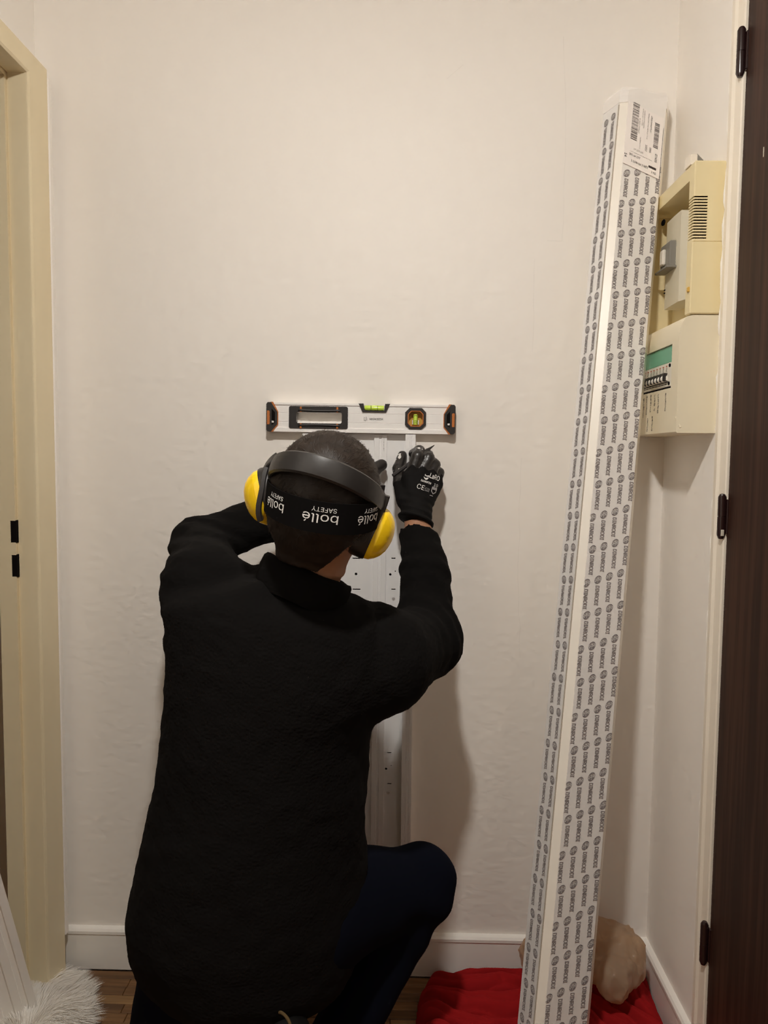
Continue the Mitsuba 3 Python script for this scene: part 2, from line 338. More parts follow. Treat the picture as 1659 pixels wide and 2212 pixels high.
# ---------------------------------------------------------------- lamp (above the picture)
t = thing('pendant_lamp', 'small warm opal lamp with a white shade hanging on a cord from the ceiling', 'lamp')
th_ = np.linspace(0, np.pi / 2, 13)
s = trimesh.creation.revolve(np.stack([LAMP_R * np.sin(th_), -LAMP_R * np.cos(th_)], 1), sections=40); s.apply_translation(LAMP)      # opal lower half, closed by the metal shade above
if (s.vertex_normals[:, 2] * (s.vertices[:, 2] - LAMP[2])).mean() < 0: s.invert()
scene[t + '__opal_globe'] = ply(s, 'm_gloss_white', True, emitter={'type': 'area', 'radiance': rgb(LAMP_L)})
add(t + '__shade', trimesh.creation.revolve(np.array([[0, 0.0005], [LAMP_R + 0.004, 0.0005], [LAMP_R + 0.005, -0.012], [LAMP_R + 0.0065, -0.012], [LAMP_R + 0.004, 0.008], [0.03, 0.040], [0.012, 0.06], [0, 0.06]]), sections=40).apply_translation(LAMP), 'm_gloss_white', 30)
add(t + '__cord', tube(np.array([LAMP + (0, 0, 0.061), (LAMP[0], LAMP[1], CEIL - 0.028)]), 0.003), 'm_gloss_white', True)
add(t + '__ceiling_rose', trimesh.creation.revolve(np.array([[0, -0.03], [0.03, -0.028], [0.05, -0.0005], [0, -0.0005]]), sections=32).apply_translation((LAMP[0], LAMP[1], CEIL)), 'm_gloss_white', 30)

# ---------------------------------------------------------------- cable trunking behind the person
t = thing('cable_trunking', 'tall white perforated cable trunking base standing on the wall below the spirit level', 'trunking')
x0, x1 = at(653, 932, -0.03)[0], at(898, 937, -0.03)[0]; ZT = at(898, 938, -0.03)[2] - 0.0005; ZB = 0.100
xa, xb = at(675, 932, -0.03)[0], at(876, 937, -0.03)[0]
def strip(poly, z0, z1): return frame_map(prism(poly, z1 - z0), (0, 0, z0), (1, 0, 0), (0, 1, 0), (0, 0, 1))
plate = rbox((x0 + 0.004, -0.0030, ZB), (x1 - 0.004, -0.0004, ZT), 0)
holes = []
def hole(px, py, r):
    q = at(px, py, -0.003); c = trimesh.creation.cylinder(r, 0.02, sections=14); c.apply_transform(trimesh.transformations.rotation_matrix(np.pi / 2, [1, 0, 0])); c.apply_translation((q[0], -0.002, q[2])); holes.append(c)
def slot(px, py, w, h=0.0026): q = at(px, py, -0.003); holes.append(rbox((q[0] - w / 2, -0.01, q[2] - h / 2), (q[0] + w / 2, 0.01, q[2] + h / 2)))
for dy in (0, 420):
    ox = -9 * dy / 420
    for py in (1206, 1273): slot(770 + ox, py + dy, 0.017); slot(850 + ox, py + dy, 0.009)
    hole(769 + ox, 1240 + dy, 0.0030); hole(843 + ox, 1241 + dy, 0.0028); hole(854 + ox, 1234 + dy, 0.0014)
hole(844, 1526, 0.003)
add(t + '__base_plate', cut(plate, holes), 'm_steel_white', False)
add(t + '__backing', rbox((x0 + 0.006, -0.0004, ZB + 0.001), (x1 - 0.006, -0.0001, ZT - 0.001)), 'm_slot', False)
for A, B in ((x0, xa), (xb, x1)):
    g = (B - A)
    pr = [(A, -0.0006), (A, -0.0295), (A + 0.38 * g, -0.0295), (A + 0.39 * g, -0.0282), (A + 0.43 * g, -0.0282), (A + 0.44 * g, -0.0295), (A + 0.68 * g, -0.0295), (A + 0.69 * g, -0.0285), (A + 0.72 * g, -0.0285), (A + 0.73 * g, -0.0295), (B, -0.0295), (B, -0.0006)]
    add(t + '__side_wall', strip(pr, ZB, ZT), 'm_steel_white', False)
ma, mb = at(808, 950, -0.010)[0], at(836, 950, -0.010)[0]
pr = [(ma, -0.003), (ma, -0.009), (ma + 0.0005, -0.0095), (ma + 0.011, -0.0095), (ma + 0.0115, -0.0075), (mb - 0.0115, -0.0075), (mb - 0.011, -0.0095), (mb - 0.0005, -0.0095), (mb, -0.009), (mb, -0.003)]
add(t + '__centre_rail', strip(pr, ZB, ZT - 0.001), 'm_steel_white', False)
q = at(829, 975, -0.0096); add(t + '__printed_line', frame_map(text_w('250 65 02 11', 0.0022, 0.030, 0.0002), (q[0] + 0.001, -0.0095, q[2]), (0, 0, 1), (-1, 0, 0), (0, -1, 0)), 'm_ink', False)
for px, py in ((768, 1291), (850, 1293), (838, 1712)):
    q = at(px, py, -0.003); c = trimesh.creation.revolve(np.array([[0, 0.0022], [0.003, 0.0018], [0.0042, 0.0002], [0.0042, 0], [0, 0]]), sections=16)
    c.apply_transform(trimesh.transformations.rotation_matrix(np.pi / 2, [1, 0, 0])); c.apply_translation((q[0], -0.003, q[2]))
    add(t + '__screw', c, 'm_alu_edge', 30)

# ---------------------------------------------------------------- spirit level
t = thing('spirit_level', 'white aluminium spirit level with black and orange ends, resting on top of the trunking', 'spirit level')
LO = at(575, 932.5, -0.0250); LE = at(983, 939, -0.0250)
LX = LE - LO; LL = np.linalg.norm(LX); LX /= LL; LZ = np.cross(LX, (0, 1, 0)); LN = np.array([0, -1.0, 0]); LH = 0.0615; LT = 0.0228
LO = LO + LZ * 0.0008; LO[1] = 0
def lv(m): return frame_map(m, LO, LX, LZ, LN)            # local: x along, y up, z out of the wall
e = 0.0125
sec = [(0.0008, 0.0), (LT, 0.0), (LT, 0.0085), (LT - 0.0022, 0.0095), (LT - 0.0022, 0.0205), (LT - 0.0027, 0.0210), (LT - 0.0022, 0.0216), (LT - 0.0022, 0.0400), (LT - 0.0027, 0.0405), (LT - 0.0022, 0.0411), (LT - 0.0022, 0.0545), (LT - 0.0032, 0.0555), (LT, 0.0572), (LT, LH), (0.0008, LH)]
body = prism(sec, LL - 2 * e + 0.004)                      # (z, y) along x
body = frame_map(body, (e - 0.002, 0, 0), (0, 0, 1), (0, 1, 0), (1, 0, 0))
u = lambda px: (at(px, 905, -0.024)[0] - LO[0])
def vy(px, py): return (at(px, py, -0.024) - LO) @ LZ
hx0, hx1 = u(640), u(738); hy0, hy1 = 0.0200, 0.0415
hole_h = rbox((hx0, hy0, -0.01), (hx1, hy1, 0.05)); vx0, vx1 = u(786), u(829)
vcut = rbox((vx0, 0.0445, -0.01), (vx1, 0.08, 0.05)); oc = u(897.5); ow = 0.0125
def octo(cx, cy, rx, ry, c=0.42): return [(cx - rx, cy - ry * (1 - c)), (cx - rx * (1 - c), cy - ry), (cx + rx * (1 - c), cy - ry), (cx + rx, cy - ry * (1 - c)), (cx + rx, cy + ry * (1 - c)), (cx + rx * (1 - c), cy + ry), (cx - rx * (1 - c), cy + ry), (cx - rx, cy + ry * (1 - c))]
ocut = frame_map(prism(octo(oc, 0.0318, 0.0165, 0.0165), 0.06), (0, 0, -0.01), (1, 0, 0), (0, 1, 0), (0, 0, 1))
body = cut(body, [hole_h, vcut, ocut])
add(t + '__body', lv(body), 'm_aluminium', False)
for side in (0, 1):
    mx = (lambda p: [(x, y) for x, y in p]) if side == 0 else (lambda p: [(LL - x, y) for x, y in p])
    k = num(t + '__end_cap')
    scene[k] = ply(lv(prism(mx([(0, 0.004), (0.003, 0.0), (0.010, 0.0), (0.0235, 0.0155), (0.0235, 0.0415), (0.010, 0.0620), (0.003, 0.0620), (0, 0.058)]), LT + 0.0028)), 'm_black_plastic', 25)
    edge = [prism(mx([(0.0085, -0.0006), (0.0140, -0.0006), (0.0250, 0.0150), (0.0250, 0.0420), (0.0140, 0.0628), (0.0085, 0.0628), (0.0225, 0.0412), (0.0225, 0.0158)]), 0.004)]
    edge[0].apply_translation((0, 0, LT - 0.0023)); add(k + '__orange_edge', lv(edge[0]), 'm_orange', False)
    g = prism(mx([(0.0018, 0.015), (0.0068, 0.015), (0.0075, 0.0165), (0.0075, 0.042), (0.0062, 0.044), (0.0018, 0.044)]), 0.0015); g.apply_translation((0, 0, LT + 0.0024)); add(k + '__orange_grip', lv(g), 'm_orange', False)
    g = prism(mx([(0.0115, 0.013), (0.0185, 0.019), (0.0185, 0.041), (0.0115, 0.048)]), 0.0012); g.apply_translation((0, 0, LT + 0.0022)); add(k + '__pocket', lv(g), 'm_slot', False)
    g = prism(mx([(0.012, 0.0185), (0.0165, 0.0185), (0.0165, 0.0225), (0.012, 0.0225)]), 0.0012); g.apply_translation((0, 0, LT + 0.0032)); add(k + '__white_mark', lv(g), 'm_print_white', False)
def rrect(x0, y0, x1, y1, r): return sg.box(x0 + r, y0 + r, x1 - r, y1 - r).buffer(r, quad_segs=5)
hx0o, hx1o = u(624), u(751)
hf = rrect(hx0o, 0.0075, hx1o, 0.0545, 0.004).difference(rrect(hx0, 0.0185, hx1, 0.0430, 0.004))
m = trimesh.creation.extrude_polygon(hf, LT + 0.002, engine='earcut')
add(t + '__handle', lv(m), 'm_black_plastic', 25)
for yy, s_ in ((0.0475, 1), (0.0125, -1)):
    xs = np.linspace(hx0 + 0.004, hx1 - 0.004, 12)
    add(t + '__handle_grip', lv(tube(np.stack([xs, yy - s_ * 0.0025 * np.cos((xs - xs.mean()) / 0.05 * 1.2), xs * 0 + LT + 0.001], 1), 0.0035, 8)), 'm_black_plastic', True)
    for xx in (hx0 + 0.0095, hx1 - 0.0095): add(t + '__orange_clip', lv(rbox((xx - 0.0022, yy - 0.0055, LT - 0.001), (xx + 0.0022, yy + 0.0058, LT + 0.0035), 0.001)), 'm_orange', 25)
a0, a1 = u(774), u(842)
cr_ = prism([(a0, 0.0620), (a0 + 0.0085, 0.0455 - 0.0015), (a1 - 0.0085, 0.0440), (a1, 0.0620), (a1 - 0.0105, 0.0620), (a1 - 0.0125, 0.0475), (a0 + 0.0125, 0.0475), (a0 + 0.0105, 0.0620)], LT + 0.001)
add(t + '__vial_holder', lv(cr_), 'm_black_plastic', False)
xs = [a0 + 0.0122, a0 + 0.0135, a1 - 0.0135, a1 - 0.0122]
add(t + '__vial', lv(tube(np.array([[x, 0.0530, LT - 0.006] for x in xs]), [0.0030, 0.0056, 0.0056, 0.0030], 18)), 'm_vial', True)
add(t + '__vial__bubble', lv(ell_m := trimesh.creation.icosphere(2, 1.0).apply_scale((0.0062, 0.0018, 0.0016)).apply_translation(((a0 + a1) / 2 - 0.002, 0.0574, LT - 0.0045))), 'm_vial_light', True)
for xx in (-0.007, 0.007): add(t + '__vial__mark', lv(tube(np.array([[(a0 + a1) / 2 + xx - 0.0004, 0.0530, LT - 0.006], [(a0 + a1) / 2 + xx + 0.0004, 0.0530, LT - 0.006]]), 0.00575, 18)), 'm_ink_dark', True)
of = sg.Polygon(octo(oc, 0.0318, 0.0222, 0.0225)).difference(sg.Polygon(octo(oc, 0.0318, 0.0168, 0.0170)))
add(t + '__vial_surround', lv(trimesh.creation.extrude_polygon(of, LT + 0.002, engine='earcut')), 'm_black_plastic', False)
of = sg.Polygon(octo(oc, 0.0318, 0.0172, 0.0174)).difference(sg.Polygon(octo(oc, 0.0318, 0.0148, 0.0150)))
add(t + '__vial_ring', lv(trimesh.creation.extrude_polygon(of, LT + 0.001, engine='earcut')), 'm_orange', False)
g = prism(octo(oc, 0.0318, 0.0152, 0.0154), 0.006); add(t + '__vial_backing', lv(g), 'm_amber', False)
add(t + '__upright_vial', lv(tube(np.array([[oc, y, LT - 0.009] for y in (0.0185, 0.0195, 0.0405, 0.042)]), [0.003, 0.0046, 0.0046, 0.002], 16)), 'm_vial', True)
for xx in (-0.0072, 0.0052): add(t + '__vial_bracket', lv(rbox((oc + xx, 0.0195, LT - 0.012), (oc + xx + 0.002, 0.0290, LT - 0.003))), 'm_print_white', False)
for yy in (0.0225, 0.0265, 0.038): add(t + '__upright_vial__mark', lv(rbox((oc - 0.0035, yy, LT - 0.0052), (oc + 0.0035, yy + 0.0008, LT - 0.0042))), 'm_ink_dark', False)
q = u(798); add(t + '__lettering', lv(text_w('MAGNUSSON', 0.0043, u(827) - q, 0.0003, True).apply_translation((q, 0.0275, LT - 0.0022))), 'm_ink_dark', False)
q = u(786); hk = cat_([rbox((0, 0, 0), (0.0009, 0.0085, 0.0003)), rbox((0.0035, 0.0005, 0), (0.0044, 0.009, 0.0003)), rbox((0, 0, 0), (0.0044, 0.0009, 0.0003)), rbox((0.0062, 0.0005, 0), (0.0069, 0.007, 0.0003))]); hk.apply_translation((q, 0.0255, LT - 0.0022)); add(t + '__emblem', lv(hk), 'm_ink', False)
# ---------------------------------------------------------------- meter board and fuse box on the right wall
MX, MY0, MZ0, MZ1 = 0.5118, -0.2690, 1.4268, 1.6917
t = thing('meter_board', 'yellowed cream plastic meter housing with a slotted side above the fuse box', 'electric meter housing')
shell = rbox((MX, MY0, MZ0), (XR, -0.006, MZ1), 0.002)
vents = [rbox((MX - 0.01, MY0 - 0.02, z), (MX + 0.0245, -0.2440, z + 0.0024)) for z in [at(1515, 424.5 + 6.39 * k, MY0)[2] - 0.0012 for k in range(15)]]
inner = rbox((MX - 0.01, -0.2455, MZ0 - 0.02), (XR - 0.004, -0.030, MZ1 - 0.0275))
zsm = at(1540, 520.5, MY0)[2]
cham = prism([(MX - 0.01, MY0 - 0.01), (MX + 0.0105, MY0 - 0.01), (MX - 0.01, MY0 + 0.006)], 0.5); cham.apply_translation((0, 0, 1.3))
hollow = rbox((MX + 0.0025, -0.2668, zsm + 0.004), (MX + 0.032, -0.2400, at(1515, 424, MY0)[2] + 0.004))
cover = cut(shell, [inner, cham, hollow, rbox((MX - 0.01, MY0 - 0.01, zsm - 0.0012), (XR, MY0 + 0.0012, zsm)), *vents])
add(t + '__cover', cover, 'm_panel_yellow', False)
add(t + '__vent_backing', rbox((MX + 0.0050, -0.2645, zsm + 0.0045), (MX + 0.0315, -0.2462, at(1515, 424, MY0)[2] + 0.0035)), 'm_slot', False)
q = at(1487, 625, -0.262); add(t + '__latch', rbox((MX - 0.003, q[1] - 0.003, q[2] - 0.005), (MX + 0.002, q[1] + 0.004, q[2] + 0.004), 0.001), 'm_amber', 30)
t = thing('electricity_meter', 'beige electricity meter with a grey switch inside the open cream housing', 'electricity meter')
foot = [(0.5625, -0.075), (0.530, -0.080), (0.527, -0.1660), (0.551, -0.2330), (0.5625, -0.2330)]
zt = 1.640; zb = 1.4690
m = frame_map(prism(foot, zt - 0.052 - zb + 0.052), (0, 0, zb), (1, 0, 0), (0, 1, 0), (0, 0, 1))
m = cut(m, [rbox((0.50, -0.30, zb + 0.0655), (0.5275, -0.05, zb + 0.0665)), frame_map(prism([(-0.24, 0.14), (-0.14, 0.18), (-0.3, 0.3)], 0.2), (0.45, 0, zb), (0, 1, 0), (0, 0, 1), (1, 0, 0)), rbox((0.50, -0.1660, zb + 0.066), (0.5285, -0.05, zb + 0.2))])
add(t + '__body', m, 'm_meter', False)
q = atx(1437, 560, 0.528)
add(t + '__switch', cat_([rbox((0.517, -0.140, q[2] - 0.027), (0.531, -0.085, q[2] + 0.022), 0.002), rbox((0.510, -0.146, q[2] - 0.031), (0.531, -0.075, q[2] - 0.0265), 0.001)]), 'm_grey', 25)
add(t + '__switch_lever', cat_([rbox((0.5105, -0.118, q[2] - 0.020), (0.518, -0.100, q[2] + 0.010), 0.002)]), 'm_breaker', 25)
q = atx(1434, 481, 0.530); m = trimesh.creation.icosphere(2, 1.0).apply_scale((0.003, 0.010, 0.006)).apply_translation((0.529, q[1], q[2])); add(t + '__window', m, 'm_slot', True)
q = atx(1436, 627, 0.527); add(t + '__screw', cat_([rbox((0.5255, q[1] - 0.002, q[2] - 0.001), (0.5275, q[1] + 0.002, q[2] + 0.001)), rbox((0.5255, q[1] - 0.002, q[2] - 0.007), (0.5275, q[1] + 0.002, q[2] - 0.005))]), 'm_slot', False)
t = thing('cable_duct', 'short white cable duct stub rising out of the cream meter housing', 'cable duct')
wedge = frame_map(prism([(-0.252, 0.0), (-0.225, 0.0), (-0.225, 0.0175), (-0.252, 0.0175)], 0.012), (0.5095, 0, MZ1 - 0.0012), (0, 1, 0), (0, 0, 1), (1, 0, 0))
scene[t + '__duct'] = ply(wedge, 'm_casing_right', False)
add(t + '__cut_end', frame_map(prism([(0.0, 0.0), (0.0185, 0.0), (0.0, 0.0185)], 0.003), (0.5216, -0.251, MZ1 - 0.0008), (1, 0, 0), (0, 0, 1), (0, 1, 0)), 'm_grey', False)

FX, FY, FZ0, FZ1 = 0.4967, -0.2656, 1.2165, 1.4255
t = thing('fuse_box', 'cream fuse box with a green strip and handwritten circuit names below the meter housing', 'fuse box')
arc = [(FX + 0.0215 * (1 - math.cos(a)) * 0.9, FZ1 - 0.042 + 0.042 * math.sin(a)) for a in np.linspace(0, 1.25, 8)]
prof = [(XR, FZ0), (FX + 0.002, FZ0), (FX, FZ0 + 0.002)] + arc + [(FX + 0.022, FZ1), (XR, FZ1)]
hs = frame_map(prism(prof, -0.008 - FY), (0, FY, 0), (1, 0, 0), (0, 0, 1), (0, 1, 0))
oy0, oy1, oz0, oz1, og = -0.2305, -0.030, 1.3000, 1.3795, 1.3480
hs = cut(hs, [rbox((FX - 0.01, oy0, oz0), (FX + 0.012, oy1, oz1)), frame_map(prism([(FX - 0.01, FY - 0.01), (FX + 0.006, FY - 0.01), (FX - 0.01, FY + 0.005)], 0.5), (0, 0, 1.1), (1, 0, 0), (0, 1, 0), (0, 0, 1))])
add(t + '__housing', hs, 'm_panel', 25)
add(t + '__green_strip', rbox((FX + 0.003, oy0 + 0.0008, og + 0.0008), (FX + 0.012, oy1, oz1 - 0.001), 0.0006), 'm_green', False)
plate = rbox((FX + 0.002, oy0 + 0.0005, oz0 + 0.004), (FX + 0.012, oy1, og), 0.0006)
add(t + '__breaker_plate', plate, 'm_breaker', False)
add(t + '__cover_gap', rbox((FX + 0.0018, oy0 + 0.012, oz0 + 0.0005), (FX + 0.011, oy1, oz0 + 0.0035)), 'm_slot', False)
for z, yy in ((1.3425, oy0 + 0.013), (1.3095, oy0 + 0.015)):
    c = trimesh.creation.cylinder(0.0032, 0.003, sections=14); c.apply_transform(trimesh.transformations.rotation_matrix(np.pi / 2, [0, 1, 0])); c.apply_translation((FX + 0.0018, yy, z)); add(t + '__screw_hole', c, 'm_slot', 30)
for k in range(9):
    yc = -0.1975 + 0.0178 * k; b = num(t + '__breaker')
    if yc + 0.009 > oy1: break
    scene[b] = ply(rbox((FX - 0.001, yc - 0.0085, 1.3155), (FX + 0.010, yc + 0.0085, 1.3275), 0.0008), 'm_breaker', False)
    add(b + '__toggle', cat_([rbox((FX - 0.0055, yc - 0.0088, 1.3235), (FX + 0.002, yc + 0.0088, 1.3295), 0.0012), rbox((FX - 0.0068, yc - 0.0088, 1.3140), (FX - 0.0005, yc - 0.0045, 1.3255), 0.0015)]), 'm_black_plastic', 25)
    c = trimesh.creation.cylinder(0.0066, 0.0095, sections=16); c.apply_transform(trimesh.transformations.rotation_matrix(np.pi / 2, [1, 0, 0])); c.apply_translation((FX - 0.0005, yc + 0.0005, 1.3195))
    add(b + '__toggle_seat', c, 'm_gloss_white', 30)
    add(b + '__red_mark', rbox((FX + 0.0012, yc - 0.005, 1.3415), (FX + 0.0022, yc + 0.001, 1.3432)), 'm_red_ink', False)
    add(b + '__rating_print', cat_([rbox((FX + 0.0012, yc - 0.005 + 0.0005 * (i % 3), 1.3388 - 0.0022 * i), (FX + 0.0021, yc - 0.001 + 0.0012 * ((i * 7) % 3), 1.3395 - 0.0022 * i)) for i in range(4)]), 'm_grey', False)
    add(b + '__name_slot', rbox((FX + 0.0010, yc - 0.006, 1.3085), (FX + 0.0021, yc + 0.006, 1.3100)), 'm_ink_dark', False)
add(t + '__breaker_ledge', rbox((FX - 0.0003, oy0 + 0.018, 1.3120), (FX + 0.008, oy1, 1.3132)), 'm_slot', False)
def hand(s, px, py_low, py_high, h=0.0062):
    a, b = atx(px, py_low, FX), atx(px, py_high, FX)
    m = text_w(s, h, b[2] - a[2], 0.0003)
    v = np.array(m.vertices); w = v[:, 0] * 260
    v[:, 1] += 0.0007 * np.sin(w) + 0.0004 * np.sin(w * 2.7 + 1); m.vertices = v
    return frame_map(m, (FX, a[1], a[2]), (0, 0, 1), (0, 1, 0), (-1, 0, 0))
HW = [('Cuisine', 1438, 888, 849), ('Salon', 1422, 893, 852), ('1 Bain', 1414.5, 888, 853), ('Prises', 1406, 890, 853), ('Chambre', 1397.5, 896, 856), ('Cuisine', 1390.5, 902, 861), ('Couloir', 1399, 932, 903), ('Entree', 1409, 931, 899)]
for a in HW: add(t + '__handwriting', hand(*a), 'm_ink_dark', False)
q = at(1449, 915, FY); add(t + '__clip', frame_map(rbox((-0.002, -0.012, -0.001), (0.002, 0.010, 0.0012), 0.0009), (FX + 0.0035, FY + 0.002, FZ0 + 0.020), (0.92, 0, 0.39), (-0.35, 0.2, 0.9), (-0.2, -0.97, 0)), 'm_panel', 30)

# ---------------------------------------------------------------- bundle of mouldings in printed film
t = thing('moulding_bundle', 'tall leaning bundle of white mouldings in clear film printed with rows of grey emblems', 'wrapped mouldings')
A1, A0 = at(1377, 468, -0.116), at(1227, 2149, -0.350)
AX = (A1 - A0); AX /= AX[2]                                    # per metre of height
yaw = math.radians(20); UX = np.array([math.cos(yaw), math.sin(yaw), 0]); BW = 0.0905
mid0 = A0 - AX * A0[2]                                         # centre of the front at z = 0
FLc = mid0 - UX * BW / 2; FRc = mid0 + UX * BW / 2
SL = FLc + 0.0155 * np.array([-0.97, 0.24, 0]); BL = SL + 0.056 * np.array([-0.317, 0.948, 0]); BR = FRc + 0.054 * np.array([0.36, 0.933, 0])
ZTOP = at(1388, 190, -0.095)[2]
Z0B = 0.0110
def ring(z, pts): return np.array([p + AX * z for p in pts])
side_v = (BL - SL) / np.linalg.norm(BL - SL); up_v = AX / np.linalg.norm(AX)
n_front = np.cross(UX, up_v); n_front /= np.linalg.norm(n_front)
if n_front[1] > 0: n_front = -n_front
n_side = np.cross(up_v, side_v); n_side /= np.linalg.norm(n_side)
if n_side[0] > 0: n_side = -n_side
core = [FLc, FLc + 0.0015 * UX - 0.0000 * n_front, FRc - 0.004 * UX, FRc + 0.003 * np.array([0.36, 0.933, 0]), BR, BL, SL]
zs = np.linspace(Z0B, ZTOP - 0.022, 60)
add(t + '__moulding_stack', loft([ring(z, [FLc, FRc - 0.003 * UX, FRc + 0.003 * np.array([0.36, 0.933, 0]), BR, BL, SL + 0.002 * side_v, SL - 0.0005 * n_side]) for z in zs[[0, -1]]]), 'm_moulding', False)
# film over the front and the left side, slightly uneven
def film(p0, p1, n, nz_, seed, off=0.0012, ztop=ZTOP - 0.02, amp=0.0006):
    zz = np.linspace(Z0B + 0.005, ztop, nz_); ss = np.linspace(0, 1, n); V = []
    for z in zz:
        P = p0 + ss[:, None] * (p1 - p0) + AX * z
        w = meshkit.fbm(np.stack([ss * 6 + seed, np.full(n, z * 9), np.zeros(n)], 1), 3, seed) - 0.4
        V.append(P + w[:, None] * amp)
    return np.array(V)
def film_mesh(p0, p1, n, nz_, seed, nrm):
    V = film(p0, p1, n, nz_, seed) + nrm * 0.0009; back = V - nrm * 0.0007
    rings_ = [np.vstack([V[i], back[i][::-1]]) for i in range(nz_)]
    return loft(rings_)
add(t + '__front_film', film_mesh(FLc + 0.0005 * UX, FRc - 0.001 * UX, 10, 160, 2, n_front), 'm_wrap', False)
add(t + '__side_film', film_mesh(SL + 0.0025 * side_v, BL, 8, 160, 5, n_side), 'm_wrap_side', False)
gm = lambda o: loft([ring(z, [SL + o * side_v + n_side * 0.0014, SL + (o + 0.0016) * side_v + n_side * 0.0014, SL + (o + 0.0016) * side_v - n_side * 0.001, SL + o * side_v - n_side * 0.001]) for z in (0.10, ZTOP - 0.03)])
add(t + '__seam', gm(0.0006), 'm_joint_soft' if mat('m_joint_soft', (0.42, 0.37, 0.30), 0.6) else 0, False)
# the crumpled top of the film
rings_ = []
base = [FLc, FLc + UX * BW * 0.33, FLc + UX * BW * 0.66, FRc, BR, (BR + BL) / 2, BL, SL]
for k, (dz, sc) in enumerate(((-0.026, 1.03), (-0.012, 1.035), (0.0, 1.01), (0.006, 0.93), (0.009, 0.72), (0.007, 0.3))):
    R_ = ring(ZTOP + dz, base); c = R_.mean(0); R_ = c + (R_ - c) * sc
    R_[:, 2] += 0.008 * (meshkit.noise(R_ * 60 + k, 8) - 0.5) * (k > 0); R_[:, 1] += 0.006 * (meshkit.noise(R_ * 70, 9) - 0.5) * (k > 1)
    rings_.append(R_)
add(t + '__film_end', loft(rings_), 'm_wrap', False)
def on_front(mesh, s0, t0, shear=0.21):                          # mesh in metres: x across the face, y up along it
    m = mesh.copy(); v = np.array(m.vertices)
    z = t0 + v[:, 1] - shear * -1 * 0 * v[:, 0]
    P = FLc + (s0 + v[:, :1]) * UX + AX * (t0 + v[:, 1:2] * 0.995 + shear * v[:, :1]) + n_front * (0.0016 + v[:, 2:3])
    m.vertices = P; return m
def on_side(mesh, s0, t0, shear=0.0):
    m = mesh.copy(); v = np.array(m.vertices)
    m.vertices = SL + (s0 + v[:, :1]) * side_v * 1.0 + AX * (t0 + v[:, 1:2] + shear * v[:, :1]) + n_side * (0.0016 + v[:, 2:3]); m.invert(); return m
def keep(mesh, x0, x1):
    c = mesh.triangles_center[:, 0]; m = mesh.copy(); m.update_faces((c > x0) & (c < x1)); m.remove_unreferenced_vertices(); return m if len(m.faces) else None
R0 = 0.0074
def disc(x, y, r, n=14): return sg.Point(x, y).buffer(r, quad_segs=n // 2)
emb = disc(0, 0, R0).difference(disc(0, 0, R0 * 0.90))
inn = disc(0, 0, R0 * 0.90)
cap_top = inn.intersection(sg.Polygon([(-1, R0 * 0.50), (1, R0 * 0.50), (1, 1), (-1, 1)])).difference(sg.box(-R0 * .38, R0 * .56, R0 * .38, R0 * .74))
cap_bot = inn.intersection(sg.Polygon([(-1, -R0 * 0.50), (-R0 * .35, -R0 * .42), (0, -R0 * .30), (R0 * .35, -R0 * .42), (1, -R0 * 0.50), (1, -1), (-1, -1)])).difference(disc(0, -R0 * 0.58, R0 * 0.17))
rings2 = [disc(x, R0 * 0.02, R0 * 0.33).difference(disc(x, R0 * 0.02, R0 * 0.21)) for x in (-R0 * 0.40, R0 * 0.40)]
from shapely import union_all
EMB = union_all([emb, cap_top, cap_bot, *rings2]).simplify(R0 * 0.02)
def extr(g, d): return cat_([trimesh.creation.extrude_polygon(q, d, engine='earcut') for q in getattr(g, 'geoms', [g])])
EMBM = extr(EMB, 0.0002)
wd = text_w('DINRODI', 0.0082, 0.0362, 0.0002, True); v = np.array(wd.vertices); v[:, 0] += 0.35 * v[:, 1]; v = v[:, [1, 0, 2]] * (1, -1, 1); wd.vertices = v
wd.apply_translation((-0.0036, -R0 - 0.0024, 0))
wd.fix_normals()
UNIT = cat_([EMBM, wd])
ROWP, COLP = 0.0603, 0.0243
pm = []
zlab = at(1380, 364, -0.09)[2]
for r_i in range(32):
    zt_ = 1.842 - ROWP * r_i; off = (0.0004 if (r_i // 1) % 4 < 2 else 0.26 * COLP) + (-0.0125 * 0)
    offs = (0.0, -0.27)[r_i % 2] * COLP
    for c_i in range(-1, 6):
        s0 = 0.0108 + offs + COLP * c_i
        if s0 < -0.006 or s0 > BW + 0.006: continue
        m = keep(UNIT, -s0 + 0.0012, BW - 0.0012 - s0)
        if m is None: continue
        z_ = zt_ - (0 if 1 else 0)
        if z_ < 0.03: continue
        mm = on_front(m, s0, z_ + 0.21 * s0)
        if mm.vertices[:, 2].max() > zlab + 0.02 and mm.vertices[:, 2].max() < 1.853: continue
        if z_ + 0.21 * s0 > zlab + 0.012 - 0.0: continue
        pm.append(mm)
add(t + '__front_film__printed_emblems', cat_(pm), 'm_print_ink', False, kind='stuff')
pm = []
for r_i in range(32):
    zt_ = 1.848 - ROWP * r_i; offs = (0.0, -0.3)[r_i % 2] * COLP
    for c_i in range(0, 2):
        s0 = 0.0165 + offs*0.35 + COLP * c_i
        m = keep(UNIT, 0.004 - s0, 0.054 - s0)
        if m is None or zt_ < 0.04: continue
        pm.append(on_side(cat_([m]), s0, zt_ - 0.14 * s0, 0.0))
def flip_side(m): return m
add(t + '__side_film__printed_emblems', cat_(pm), 'm_print_ink', False, kind='stuff')
